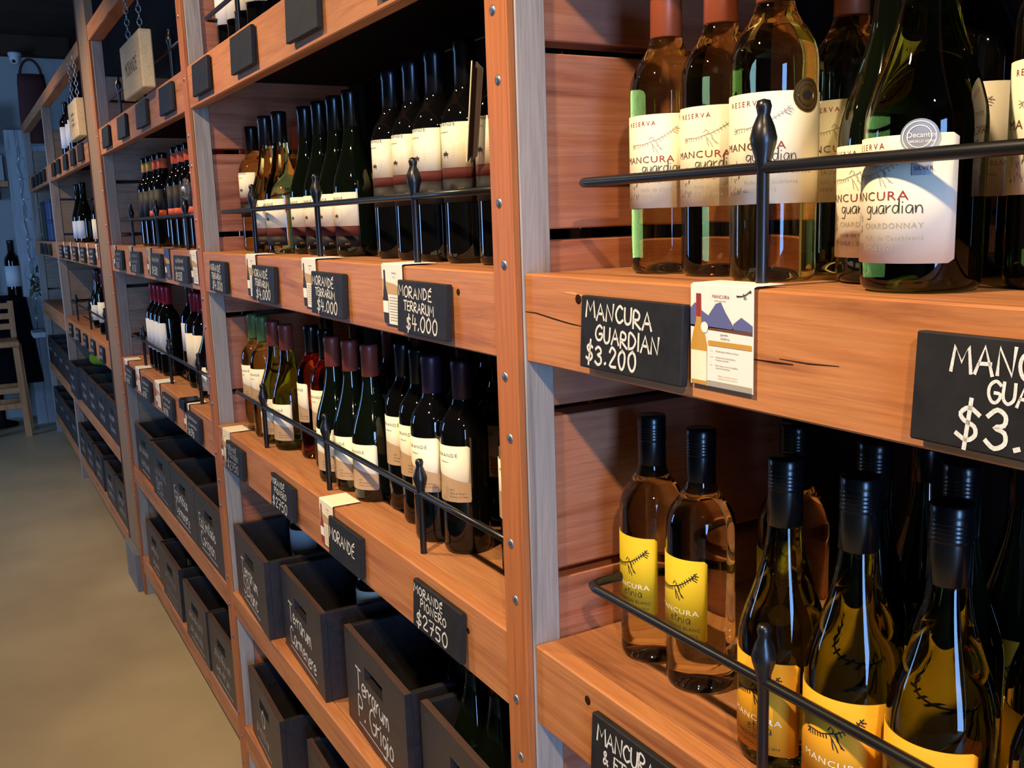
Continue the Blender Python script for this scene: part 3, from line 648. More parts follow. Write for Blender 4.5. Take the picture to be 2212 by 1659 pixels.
bottle('dark bottle with tan hill label half hidden by the orange post', -1.165, .13, Z2, .299, cap='cap_purple', hw=74, rot=20, **pm)
for x, y, cp in ((-2.03, .21, 'cap_black'), (-2.2, .2, 'cap_black'), (-1.79, .19, 'cap_maroon'), (-1.68, .2, 'cap_maroon'), (-1.52, .22, 'cap_maroon'), (-1.40, .22, 'cap_black'), (-1.26, .23, 'cap_purple'), (-1.15, .24, 'cap_purple'), (-1.6, .31, 'cap_black'), (-1.45, .32, 'cap_black')):
    bottle('dark bottle in the back row of the middle shelf above the crates', x, y, Z2, .298, cap=cp, group='back row bottles of the middle lower shelf', **pm)
# middle bay, top shelf
for x, y, nm, m in ((-2.45, .10, 'nearest the far post', 'white_lab'), (-2.37, .105, 'second from the far post', 'white_lab'), (-2.28, .10, 'third from the far post', 'cream'), (-2.18, .1, 'fourth from the far post', 'cream')):
    bottle('dark bottle with white label on the top shelf, %s' % nm, x, y, Z4, .3, cap='cap_maroon', lab=m, lz=(.085, .175), hw=80, rot=10, group='top shelf bottles of the middle bay')
bottle('dark bottle with pale label on the top shelf beside the hanging sign', -2.72, .09, Z4, .3, lab='white_lab', lz=(.06, .16), hw=75)
# third bay, eye-level shelf: black bottles with orange bands
def banded(nm, x, y, capm, orange, h=.312, grp='black bottles with orange neck bands'):
    t = bottle(nm, x, y, Z3, h, cap='cap_black', capz=.232, lab='band_black', lz=(.085, .185), hw=80, group=grp)
    if capm:
        m = MB().lathe([(.0166, .252), (.0169, .2525), (.0169, .283), (.0166, .2835)], 24).mesh('neck_band', True); link('neck_band', m, capm, t)
    if orange: link('label_band', patch_mesh(.0381, .098, .118, R(80), 'orange', 0), None, t)
    return t
for k, (x, y, cm, og) in enumerate(((-3.755, .093, 'ink_gold', 0), (-3.675, .095, 'ink_gold', 0), (-3.565, .097, 'orange', 1), (-3.485, .1, 'orange', 1))):
    banded('black banded bottle of the far foursome, %s from the blue lit post' % ('first', 'second', 'third', 'fourth')[k], x, y, cm, og)
banded('black bottle with thin gold neck band between the two orange groups', -3.40, .13, 'ink_gold', 0)
for k, (x, y) in enumerate(((-3.245, .099), (-3.16, .101), (-3.07, .103), (-2.97, .105))):
    banded('black bottle with orange neck and label bands, %s of the near foursome' % ('first', 'second', 'third', 'fourth')[k], x, y, 'orange', 1)
for x, y in ((-3.7, .2), (-3.58, .2), (-3.2, .2), (-3.1, .2), (-2.8, .2)):
    banded('black bottle in the back row behind the orange banded bottles', x, y, 'orange', 0, grp='back row bottles of the third bay upper shelf')
# third bay, lower shelf
for k, (x, y) in enumerate(((-3.75, .078), (-3.673, .078), (-3.596, .079), (-3.519, .08))):
    bottle('dark bottle with bright red capsule, %s of four from the blue lit post' % ('first', 'second', 'third', 'fourth')[k], x, y, Z2, .31, cap='cap_red', capz=.236, lab='white_lab', lz=(.075, .18), hw=62, rot=0, group='red capped bottles')
for k, (x, y) in enumerate(((-3.40, .135), (-3.31, .14))):
    bottle('dark bottle with maroon capsule and grey label, %s of the pair behind the rail' % ('farther', 'nearer')[k], x, y, Z2, .318, cap='cap_maroon', lab='white_lab', lz=(.09, .18), hw=40, rot=34, group='grey labelled bottles of the third bay')
for k, (x, y) in enumerate(((-3.19, .105), (-3.105, .11))):
    bottle('dark bottle with red capsule and cream label, %s of the pair by the orange post' % ('farther', 'nearer')[k], x, y, Z2, .305, cap='cap_red', capz=.236, lab='cream', lz=(.07, .175), hw=66, group='cream labelled bottles of the third bay')
for k, (x, y) in enumerate(((-2.98, .095), (-2.89, .1))):
    bottle('dark sloping bottle with low cream label, %s of the pair touching the orange post' % ('farther', 'nearer')[k], x, y, Z2, .27, 'burgundy', cap='cap_black', lab='cream', lz=(.025, .105), hw=75, group='low labelled bottles of the third bay')
for x, y in ((-3.6, .19), (-3.45, .22), (-3.2, .21), (-3.0, .22)):
    bottle('dark bottle in the back row behind the red capped bottles', x, y, Z2, .31, cap='cap_maroon', lab='white_lab', lz=(.08, .17), group='back row bottles of the third bay lower shelf')
# far shelving
for k, (x, y, m, g_) in enumerate(((-5.86, .07, 'white_lab', 'glass_darkg'), (-5.62, .08, 'white_lab', 'glass_darkg'), (-5.52, .16, 'white_lab', 'glass_dark'), (-5.02, .075, 'cream', 'glass_dark'))):
    bottle('far shelving bottle with %s label, %s along the eye-level shelf' % (('small pale', 'broad pale', 'pale', 'cream')[k], ('first', 'second', 'third', 'nearest')[k]), x, y, Z3, .31, 'burgundy', g_, 'cap_black', lab=m, lz=(.02, .11), hw=75, group='bottles on the far eye-level shelf')
for k, (x, y, m, kd) in enumerate(((-5.78, .12, 'cream', 'burgundy'), (-5.55, .10, 'cream', 'burgundy'), (-5.15, .08, 'cream', 'bordeaux'), (-4.95, .1, 'cream', 'bordeaux'))):
    bottle('far shelving bottle on the waist-high shelf, %s from the left' % ('first', 'second', 'third', 'nearest')[k], x, y, Z2, .30, kd, 'glass_darkg' if kd == 'burgundy' else 'glass_dark', 'cap_maroon', lab=m, lz=(.04, .12) if kd == 'burgundy' else (.06, .16), hw=78, group='bottles on the far waist-high shelf')
for k, (x, y) in enumerate(((-6.0, .08), (-5.82, .09), (-5.6, .08))):
    bottle('far top shelf bottle with white label, %s of three left of the yellow sign' % ('first', 'second', 'third')[k], x, y, Z4, .31, lab='white_lab', lz=(.06, .17), hw=80, cap='cap_black', group='far top shelf bottles')

# ------------------------------------------------------------------ slates with chalk lettering
def slate(label, x0, z0, lines, w=.16, h=.073, yf=0.0, group='chalked price slates', chalk='chalk', tilt=3.0, wd=.0026, thick=.009):
    o = link('price_slate', MB().box(-w/2, w/2, -thick, 0, 0, h, .0012).mesh('price_slate'), 'slate', None, (x0+w/2, yf-.0045, z0)); o.rotation_euler = (R(-tilt), 0, R(random.uniform(-.6, .6)))
    tag(o, label, 'price sign', group)
    if lines:
        mb = MB(); f = lambda u, v: (u-w/2, -thick-.0004, v)
        for i, (txt, u, v, hh, sl, gap, wdth) in enumerate(lines):
            for pl in stroke_pts(txt, u, v, hh, gap, .025, sl, hash((label, i)) % 1000 if False else len(label)*7+i, wdth)[0]: ribbon(mb, pl, wd*(hh/.018)**.5, f)
        link('chalk_lettering', mb.mesh('chalk_lettering'), chalk, o)
    return o
GUA = [('MANCURA', .010, .0525, .0155, -.06, .20, 1.16), ('GUARDIAN', .028, .0295, .0145, -.05, .19, 1.16), ('$3.200', .013, .0065, .0180, 0, .28, 1.08)]
slate('black slate chalked with the price 3.200 beside the mountain leaflet', -.815, 1.385, GUA, yf=.008, wd=.0028)
slate('black chalked slate cut off by the right picture edge', -.418, 1.383, [('MANCURA', .028, .050, .0165, 0, .16, 1.0), ('GUARDIAN', .055, .034, .0125, 0, .14, 1.0), ('$3.200', .036, .006, .024, 0, .22, 1.1)], yf=.008, wd=.0026)
slate('black chalked slate at the lower right board', -.81, .93, [('MANCURA', .012, .047, .0175, 0, .12, 1.0), ('& ETNIA', .024, .026, .015, 0, .14, 1)], yf=.008)
TER = [('MORAND\u00c9', .006, .0515, .0140, -.03, .26, 1.3), ('TERRARUM', .024, .0325, .0125, -.03, .22, 1.22), ('$4.000', .034, .006, .0195, 0, .26, 1.3)]
for k, (x, nm) in enumerate(((-2.425, 'farthest of the four'), (-2.035, 'second farthest'), (-1.648, 'third, beside two leaflets'), (-1.268, 'nearest the orange post'))):
    slate('slate chalked with the price 4.000 on the middle upper board, %s' % nm, x, 1.383, TER)
PIO = [('MORAND\u00c9', .004, .0555, .0120, -.02, .28, 1.35), ('PIONERO', .028, .0375, .0120, -.02, .3, 1.4), ('$2750', .014, .007, .0205, 0, .3, 1.45)]
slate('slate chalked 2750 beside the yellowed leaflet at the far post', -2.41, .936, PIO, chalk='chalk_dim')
slate('slate chalked 2750, second from the far post', -2.016, .938, PIO)
slate('slate chalked with a single word on the board above the crates', -1.644, .938, [('MORAND\u00c9', .006, .036, .020, -.05, .16, 1.12)])
slate('slate chalked 2750 nearest the orange post', -1.268, .938, PIO)
for k, (x, bay) in enumerate(((-2.43, 0), (-2.065, 0), (-1.685, 0), (-1.30, 0))):
    slate('blank slate on the high board of the middle bay, %s from the far post' % ('first', 'second', 'third', 'fourth')[k], x, 1.842, None, group='blank slates', tilt=2)
for k, x in enumerate((-4.015, -3.625, -3.235, -2.85)):
    slate('blank slate under the hanging sign board, %s from the blue lit post' % ('first', 'second', 'third', 'fourth')[k], x, 1.84, None, group='blank slates', tilt=2, w=.17)
GEN = [('~.10', .03, .052, .014, 0, .12, 1.1), ('~.12', .02, .033, .013, 0, .1, 1), ('$9.500', .03, .006, .021, 0, .14, 1.1)]
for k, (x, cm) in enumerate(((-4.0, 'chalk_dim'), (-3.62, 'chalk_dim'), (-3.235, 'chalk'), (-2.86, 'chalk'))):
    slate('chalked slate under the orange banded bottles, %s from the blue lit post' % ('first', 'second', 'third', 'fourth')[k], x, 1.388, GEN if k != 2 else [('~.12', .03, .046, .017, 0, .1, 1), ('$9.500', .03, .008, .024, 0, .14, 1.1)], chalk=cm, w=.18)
for k, x in enumerate((-4.03, -3.655, -3.262, -2.88)):
    slate('chalked slate under the red capped bottles, %s from the blue lit post' % ('first', 'second', 'third', 'fourth')[k], x, .938, [('~.12', .02, .052, .013, 0, .1, 1), ('~.11', .025, .032, .013, 0, .1, 1), ('$6.590', .02, .007, .019, 0, .16, 1.2)], w=.17)
NAMES = ('first', 'second', 'third', 'fourth', 'fifth', 'sixth')
for k, x in enumerate((-4.83, -5.15, -5.49, -5.86, -6.14)):
    slate('small blank slate on the far shelving high board, %s from the pilaster' % NAMES[k], x, 1.842, None, w=.15, group='blank slates far', tilt=2)
for k, x in enumerate((-6.78, -7.09, -7.38, -7.70)):
    slate('dim blank slate on the farthest high board, %s from the second post' % NAMES[k], x, 1.842, None, w=.15, group='blank slates far', tilt=2)
for k, x in enumerate((-4.80, -5.15, -5.50, -5.88, -6.2)):
    slate('small chalked slate on the far eye-level board, %s from the pilaster' % NAMES[k], x, 1.385, [('~.1', .02, .050, .016, 0, .1, 1), ('~.1', .02, .029, .015, 0, .1, 1), ('~.11', .02, .006, .018, 0, .12, 1)], w=.15, group='chalked slates far', wd=.0034)
for k, x in enumerate((-6.95, -7.27, -7.6)):
    slate('dim slate on the farthest eye-level board, %s from the second post' % NAMES[k], x, 1.385, None, w=.15, group='chalked slates far')
for k, x in enumerate((-4.82, -5.15, -5.46, -5.79, -6.15)):
    slate('small chalked slate on the far waist-high board, %s from the pilaster' % NAMES[k], x, .936, [('~.08', .03, .046, .02, 0, .1, 1), ('~.09', .02, .012, .024, 0, .12, 1)], w=.13, group='chalked slates far', wd=.0034)

# ------------------------------------------------------------------ leaflets folded over the boards
def leaflet(label, x0, w, zt, h, yf, kind, flap=.03, mat='paper', wave=0.0):
    n = 8; rings = []
    prof = [(yf-.004-wave*sin(i/5*pi*1.6), zt+.0012-h*(1-i/5)) for i in range(6)]+[(yf-.001, zt+.0022), (yf+flap, zt+.0022)]
    o = link('leaflet', MB().quadstrip([[(x0, y, z), (x0+w, y, z), (x0+w, y+(.0005 if i < 6 else 0), z+(0 if i < 6 else .0005)), (x0, y+(.0005 if i < 6 else 0), z+(0 if i < 6 else .0005))] for i, (y, z) in enumerate(prof)]).mesh('leaflet'), mat)
    tag(o, label, 'leaflet', 'printed leaflets')
    yy = yf-.0042-wave*1.05; zb = zt-h
    f = lambda u, v: (x0+u*w, yy, zb+v*h)
    def pr(name, mat, fn, k=0):
        mb = MB(); fn(mb, lambda u, v: (x0+u*w, yy-.00012*k, zb+v*h)); link(name, mb.mesh(name), mat, o)
    def bot(mb, f, s=1):
        poly(mb, [(.02, .02), (.27, .02), (.28, .42), (.25, .52), (.185, .66), (.18, .92), (.10, .92), (.095, .66), (.05, .54), (.01, .42)], f)
    def lines(mb, f, v0, v1, n, u0=.34, u1=.92):
        for i in range(n): v = v0+(v1-v0)*i/max(1, n-1); rect(mb, u0, u1-(.2 if i % 3 == 2 else 0), v, v+.012, f)
    if kind == 'mountain':
        pr('mountain_print', 'ink_blue', lambda mb, f: (poly(mb, [(.0, .60), (.0, .78), (.08, .84), (.2, .76), (.3, .72), (.42, .84), (.5, .86), (.58, .76), (.68, .66), (.7, .60)], f), poly(mb, [(.68, .60), (.7, .66), (.82, .73), (.92, .69), (.99, .66), (.99, .60)], f)), 1)
        pr('ground_print', 'burnt', lambda mb, f: poly(mb, [(.28, .58), (.99, .565), (.99, .60), (.0, .615), (.0, .6)], f), 1)
        pr('bottle_print', 'ink_gold', bot, 2)
        pr('capsule_print', 'ink_red', lambda mb, f: rect(mb, .1, .18, .7, .93, f), 3)
        pr('label_print', 'cream', lambda mb, f: rect(mb, .015, .275, .06, .36, f), 3)
        pr('seal_print', 'ink_white', lambda mb, f: poly(mb, [(.24+.06*cos(a*.5), .60+.055*sin(a*.5)) for a in range(13)][:12], f), 4)
        pr('red_lettering', 'ink_red', lambda mb, f: print_text(mb, 'MANCURA', .36, .895, .035, lambda a, b: f(a, b), 1.1, 1.05), 2)
        pr('gold_band', 'ink_gold', lambda mb, f: rect(mb, .30, .98, .425, .475, f), 2)
        def blk(mb, f):
            print_text(mb, 'guardian', .50, .535, .022, f, 1, 1.1); print_text(mb, 'RESERVA', .50, .495, .02, f, 1.2, 1.1); print_text(mb, 'guardian de los andes', .40, .865, .014, f, 1, 1.05)
            for v, t in ((.37, 'Amarillo palido, brillante y luminoso.'), (.31, 'Aromas citricos, frutos blancos,'), (.285, 'tropicales y naturales'), (.23, 'Buen cuerpo, con un rico equilibrio'), (.205, 'sabores de fruta fresca')): print_text(mb, t, .42, v, .015, f, 1, 1.15)
        pr('black_print', 'ink', blk, 2)
        pr('bird_print', 'ink', lambda mb, f: [ribbon(mb, [(.76+p[0]*.2, .90+p[1]*.09) for p in pl], .006, f) for pl in BIRD], 2)
        pr('grey_band', 'ink_grey', lambda mb, f: rect(mb, .28, .99, .02, .075, f), 2)
        pr('gold_print', 'ink_gold', lambda mb, f: (print_text(mb, 'Cosas', .33, .37, .014, f), print_text(mb, 'Aroma', .33, .31, .014, f), print_text(mb, 'Sabor', .33, .23, .014, f), [print_text(mb, 'Maridaje con pescados, mariscos y', .46, .13-.025*i, .014, f, 1, 1.1) for i in range(2)]), 2)
    else:
        pr('hill_print', 'tan', lambda mb, f: poly(mb, [(.0, .52), (1, .52), (1, .62), (.6, .70), (.25, .72), (0, .78)], f), 1)
        pr('bottle_print', 'ink' if kind == 'dark' else 'ink_red', bot, 2)
        pr('label_print', 'ink_white', lambda mb, f: rect(mb, .015, .275, .2, .4, f), 3)
        pr('text_lines', 'ink_grey', lambda mb, f: lines(mb, f, .08, .46, 9), 2)
        pr('name_lettering', 'ink', lambda mb, f: print_text(mb, 'MORAND\u00c9', .5, .86, .03, f, 1.1, 1), 2); pr('small_lettering', 'ink', lambda mb, f: print_text(mb, 'Terrarum', .54, .80, .022, f), 2)
    return o
leaflet('white leaflet with blue mountains and a bottle, nearest shelf board', -.652, .077, 1.475, .087, .008, 'mountain', .03)
leaflet('leaflet behind the second 4.000 slate of the middle bay', -2.10, .075, 1.475, .088, 0, 'dark', .04)
leaflet('leaflet left of the third 4.000 slate of the middle bay', -1.715, .077, 1.475, .086, 0, 'dark', .05)
leaflet('leaflet with landscape left of the slate nearest the orange post', -1.337, .075, 1.475, .087, 0, 'dark', .05)
leaflet('warped leaflet at the far end of the board above the crates', -2.475, .075, 1.026, .085, 0, 'plain', .05, 'cream', .003)
leaflet('leaflet left of the slate chalked with a single word', -1.71, .075, 1.026, .086, 0, 'plain', .05, 'cream')
for k, (x, m) in enumerate(((-4.08, 'paper'), (-3.70, 'paper'), (-3.33, 'paper'), (-3.03, 'box_blue'), (-2.665, 'paper'))):
    leaflet('leaflet under the orange banded bottles, %s from the blue lit post' % NAMES[k], x, .075, 1.475, .085, 0, 'dark', .03, 'ink_grey' if k < 3 else m)
for k, x in enumerate((-4.09, -3.82, -3.42, -2.955)):
    leaflet('pale leaflet under the red capped bottles, %s from the blue lit post' % NAMES[k], x, .085, 1.026, .085, 0, 'plain', .05, 'paper' if k < 3 else 'cream')
bx0 = link('bulldog_clip', MB().box(-2.975, -2.89, -.012, .045, 1.0, 1.034, .004).mesh('clip'), 'cap_navy'); tag(bx0, 'small navy clip over the board edge left of the orange post', 'clip')
for k, x in enumerate((-4.62, -4.95, -5.3, -5.67, -6.02)):
    leaflet('narrow white leaflet on the far eye-level board, %s from the pilaster' % NAMES[k], x, .055, 1.475, .06, 0, 'plain', .02)

# ------------------------------------------------------------------ crates
def crate_mesh_parts(w, d, h, th=.013):
    if ('crate', w, d, h) in _bm: return _bm['crate', w, d, h]
    a, b, z0, z1 = w/2-.05, w/2+.05, h-.065, h-.038
    def panel(y0):
        m = MB(); m.box(0, w, y0, y0+th, 0, z0).box(0, a, y0, y0+th, z0, z1).box(b, w, y0, y0+th, z0, z1).box(0, w, y0, y0+th, z1, h); return m
    front = panel(0).mesh('front_panel'); back = panel(d-th).mesh('back_panel')
    sl = MB().box(0, th, th+.0003, d-th-.0003, 0, h, .001).mesh('side_panel'); sr = MB().box(w-th, w, th+.0003, d-th-.0003, 0, h, .001).mesh('side_panel'); bt = MB().box(th+.0003, w-th-.0003, th+.0003, d-th-.0003, .002, .012).mesh('bottom_panel')
    rim = MB().box(.001, w-.001, .0005, th-.0005, h, h+.0012).mesh('worn_rim'); rim.materials.append(M['rim'])
    for m, k in ((front, 'crate'), (back, 'crate_in'), (sl, 'crate'), (sr, 'crate'), (bt, 'crate_in')): m.materials.append(M[k])
    _bm['crate', w, d, h] = (front, back, sl, sr, bt, rim); return _bm['crate', w, d, h]
def crate(label, x0, y0, z0, w, lines=None, h=.192, d=.31, chalk='chalk', rz=0, underline=True, group='black wooden wine crates'):
    t = thing('wine_crate', label, 'crate', (x0, y0, z0+.001), R(rz), group)
    for m in crate_mesh_parts(w, d, h): link(m.name.split('.')[0], m, None, t)
    if lines:
        mb = MB(); f = lambda u, v: (u, -.0005, v); e = 0
        for i, (txt, u, v, hh) in enumerate(lines):
            p, e2 = stroke_pts(txt, u, v, hh, .08, .03, -.02, len(label)+i*3, 1.05); e = max(e, e2)
            for pl in p: ribbon(mb, pl, .0042*(hh/.04)**.5, f)
        if underline: ribbon(mb, [(lines[-1][1], .02), (min(e, w-.03), .018)], .0025, f)
        link('chalk_lettering', mb.mesh('chalk_lettering'), chalk, t)
    return t
crate('black crate chalked S Blanc beside the middle post', -2.505, .012, Z1, .345, [('Terrarum', .075, .086, .042), ('S.Blanc', .085, .034, .046)], rz=-2.6)
crate('black crate chalked Carmenere on its lower line, second from the middle post', -2.122, .024, Z1, .325, [('Terrarum', .06, .086, .042), ('Carmenere', .06, .034, .042)], rz=-2.6)
crate('black crate chalked P Grigio in the middle bay', -1.722, .032, Z1, .33, [('Terrarum', .065, .090, .042), ('P. Grigio', .07, .036, .046)], rz=-2.6)
crate('black crate nearest the orange post on the upper crate board', -1.362, .032, Z1, .335, None, rz=-2.6)
crate('black lower chalked crate beside the middle post', -2.485, .014, LT[0], .345, [('O', .14, .085, .05), ('~.15', .07, .036, .036)], rz=-2.6)
crate('black lower crate, second from the middle post', -2.03, .03, LT[0], .34, [('~.16', .08, .06, .036)], rz=-2.6)
crate('black lower crate, third from the middle post', -1.6, .03, LT[0], .34, None, rz=-2.6)
crate('black crate with two chalked lines at the blue lit post', -4.105, .012, Z1, .37, [('~.2', .08, .09, .032), ('~.18', .1, .036, .036)])
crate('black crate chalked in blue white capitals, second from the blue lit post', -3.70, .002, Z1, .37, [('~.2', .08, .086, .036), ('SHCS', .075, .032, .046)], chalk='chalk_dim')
crate('black crate chalked Ed Limitada Carmenere, third from the blue lit post', -3.32, .002, Z1, .37, [('Ed.Limitada', .05, .088, .038), ('Carmenere', .06, .036, .042)])
crate('black crate chalked Ed Limitada Carignan left of the middle post', -2.945, .002, Z1, .355, [('Ed.Limitada', .05, .088, .038), ('Carignan', .06, .036, .042)])
crate('low black crate with bottles at the foot of the blue lit post', -4.06, .01, LT[0], .34, [('~.14', .1, .085, .036), ('~.12', .12, .036, .03)], chalk='cream')
crate('low black crate with bottles, second from the blue lit post', -3.70, .002, LT[0], .345, [('~.2', .07, .085, .034), ('~.2', .08, .034, .036)], chalk='chalk_dim')
crate('low black crate, third from the blue lit post', -3.26, -.002, LT[0], .34, [('~.2', .07, .085, .034), ('~.18', .08, .034, .036)])
crate('low black crate left of the middle post', -2.915, .002, LT[0], .325, [('~.2', .07, .085, .034), ('~.16', .08, .034, .036)])
for k, x in enumerate((-4.90, -5.27, -5.64, -6.01, -6.40)):
    crate('far shelving crate on the upper crate board, %s from the pilaster' % NAMES[k], x, .004-.02*(k == 4), Z1, .35, [('~.16', .09, .09, .04), ('~.16', .1, .036, .04)], group='far upper crates', underline=False)
for k, x in enumerate((-4.89, -5.25, -5.70, -6.08, -6.43)):
    crate('far shelving crate on the lowest board, %s from the pilaster' % NAMES[k], x, .004, LT[0], .34, [('~.16', .09, .09, .04), ('~.16', .1, .036, .04)], group='far lower crates', underline=False)
for k, x in enumerate((-6.9, -7.3, -7.7, -8.1)):
    crate('farthest bay crate on the upper crate board, %s from the second post' % NAMES[k], x, .004, Z1, .36, [('~.16', .09, .09, .04)], group='farthest crates', underline=False)
    crate('farthest bay crate on the lowest board, %s from the second post' % NAMES[k], x, .004, LT[0], .36, [('~.16', .09, .09, .04)], group='farthest crates', underline=False)
# bottles standing in the crates
zc = Z1+.0135
bottle('bottle with blue sky landscape label inside the S Blanc crate', -2.36, .16, zc, .30, lab='white_lab', lz=(.10, .185), hw=80, rot=50)
bottle('bottle with cream lined label inside the second crate of the middle bay', -1.87, .155, zc, .30, lab='cream', lz=(.10, .185), hw=80, rot=50)
bottle('dark bottle standing at the near side of the P Grigio crate', -1.45, .16, zc, .30, kind='burgundy', gl='glass_dark')
for x, y in ((-1.295, .10), (-1.205, .095), (-1.115, .09), (-1.25, .19), (-1.14, .19)):
    bottle('dark bottle standing in the crate nearest the orange post', x, y, zc, .30, kind='burgundy', gl='glass_darkg', group='bottles in the nearest crate')
bottle('dark bottle standing in the low crate at the foot of the blue lit post', -3.86, .16, LT[0]+.0135, .29, kind='burgundy', gl='glass_dark')
bottle('dark bottle with red neck ring in the second low crate', -3.52, .10, LT[0]+.0135, .29, gl='glass_dark', cap='cap_maroon')
t = thing('green_bottle', 'yellow green bottle lying on top of a far crate', 'bottle', (-6.28, .16, Z1+.245), 0); 
link('glass_body', MB().lathe(body_burgundy(), 24).mesh('glass_body', True), 'lime_glass', t); t.rotation_euler = (R(90), 0, R(120)); t.location = (-6.05, .10, Z1+.237)

# ------------------------------------------------------------------ hanging signs, round tag
def link_ring(mb, c, r, a, flip):
    pts = []
    for i in range(13):
        an = 2*pi*i/12; u, v = r*cos(an), 1.7*r*sin(an)
        pts.append((c[0]+(u if not flip else 0), c[1]+(0 if not flip else u), c[2]+v))
    mb.tube(pts, a, 6, False)
def sign(label, x0, x1, z0, z1, txt, ztop, sh=.02):
    t = thing('hanging_sign', label, 'sign', (0, 0, 0), 0, 'hanging wooden signs')
    bx('board', 'sign', t, x0, x1, -.036, -.001, z0, z1, .003)
    mb = MB(); wv = (x1-x0); h = .040; c = bpy.data.curves
    f = lambda u, v: (u, -.0364, v)
    if txt: e = print_text(MB(), txt, 0, 0, h, f, 1, .72); print_text(mb, txt, (x0+x1)/2-e/2, (z0+z1)/2-h/2, h, f, 1, .72)
    else:
        for i in range(3):
            for q in scribble((x0+x1)/2-.05, (z0+z1)/2-.03+.022*i, .018, .1, random.Random(i)): ribbon(mb, q, .004, f)
    link('burnt_lettering', mb.mesh('burnt_lettering'), 'burnt', t)
    for x in (x0+wv*.2, x1-wv*.2):
        mb = MB(); z = z1+.012; k = 0
        while z < ztop: link_ring(mb, (x, -.018, z), .0065, .0016, k % 2); z += .0175; k += 1
        link('chain', mb.mesh('chain', True), 'chain', t)
sign('pale wooden sign with dark burnt lettering hanging on two chains before the third bay', -3.265, -2.925, 1.928, 2.085, 'MORAND\u00c9', 2.27)
sign('yellowish wooden sign hanging on chains just beyond the pilaster', -4.80, -4.50, 1.93, 2.085, None, 2.27)
t = thing('round_tag', 'clear round plastic tag sticking out at the middle post', 'tag', (-2.592, -.014, 1.635))
link('disc', MB().lathe([(0, -.001), (.026, -.002), (.028, 0), (.026, .004), (0, .006)], 28).mesh('disc', True), 'clear', t); t.rotation_euler = (R(90), 0, 0)
link('stud', MB().lathe([(0, .012), (.006, .011), (.008, .005), (.008, -.002), (0, -.002)], 14).mesh('stud', True), 'silver', t)

# ------------------------------------------------------------------ far end of the aisle
pt = thing('plank_partition', 'upright whitish planks closing the end of the far shelving', 'partition', (0, 0, 0))
for i, (y0, y1, z1) in enumerate(((-.105, -.03, 2.32), (-.028, .045, 2.32), (.047, .12, 2.2), (.122, .19, 2.2), (.192, .27, 2.2))): bx('plank', 'plank_white', pt, -8.60-.004*(i % 2), -8.565, y0, y1, 0, z1)
bx('ledge', 'plank_white', pt, -8.56, -8.20, -.085, .0, .735, .775)
st = thing('bar_stool', 'light wooden bar stool with slatted back at the far end', 'stool', (0, 0, 0))
for x, y in ((-8.12, -.20), (-8.38, -.17), (-8.12, -.56), (-8.38, -.56)):
    link('leg', MB().quadstrip([[(x-.022, y-.022, 0), (x+.022, y-.022, 0), (x+.022, y+.022, 0), (x-.022, y+.022, 0)], [(x-.02, y-.04, .69), (x+.02, y-.04, .69), (x+.02, y+.0, .69), (x-.02, y+.0, .69)]]).mesh('leg'), 'stool', st)
bx('seat', 'stool', st, -8.42, -8.08, -.60, -.19, .69, .735, .008)
for z in (.34, .22): 
    bx('stretcher', 'stool', st, -8.135, -8.105, -.54, -.22, z, z+.04)
    bx('stretcher', 'stool', st, -8.395, -8.365, -.54, -.2, z, z+.04)
for y in (-.58, -.21): bx('back_post', 'stool', st, -8.42, -8.385, y-.02, y+.02, .736, 1.02)
for z in (.80, .88, .96): bx('back_slat', 'stool', st, -8.415, -8.395, -.56, -.23, z, z+.045)
tb = thing('draped_table', 'tall table under a floor-length black cloth at the far end', 'table', (-8.68, -.36, 0))
link('table_top', MB().box(-.2, .2, -.27, .27, 1.0, 1.03, .004).mesh('table_top'), 'dark_wood', tb)
link('table_leg', MB().lathe([(.12, 0), (.12, .02), (.035, .05), (.035, 1.0)], 16).mesh('table_leg', True), 'dark_wood', tb)
rings = []
for i, (z, s) in enumerate(((1.036, .0), (1.036, .93), (1.03, 1.0), (.9, 1.04), (.7, 1.09), (.5, 1.14), (.36, 1.18))):
    ring = []
    for j in range(40):
        a = 2*pi*j/40; k = max(abs(cos(a)), abs(sin(a)))**.8; wob = 1+(.03*sin(9*a)*(i-2)/4 if i > 2 else 0)
        ring.append((.215*s*wob*cos(a)/k, .285*s*wob*sin(a)/k, z))
    rings.append(ring)
link('cloth', MB().quadstrip(rings[1:], True, False).quadstrip([rings[1], [(p[0]*.001, p[1]*.001, 1.037) for p in rings[1]]], True, False).mesh('cloth', True), 'cloth_black', tb)
t = bottle('large dark magnum with plain white label on the draped table', -8.60, -.15, 1.038, .44, gl='glass_dark', lab='white_lab', lz=(.055, .165), hw=95, rot=65, sw=1.55)
bottle('smaller dark bottle beside the magnum on the draped table', -8.60, -.30, 1.038, .32, gl='glass_dark', cap='cap_green', lab='band_black', lz=(.06, .16), hw=80, rot=60)
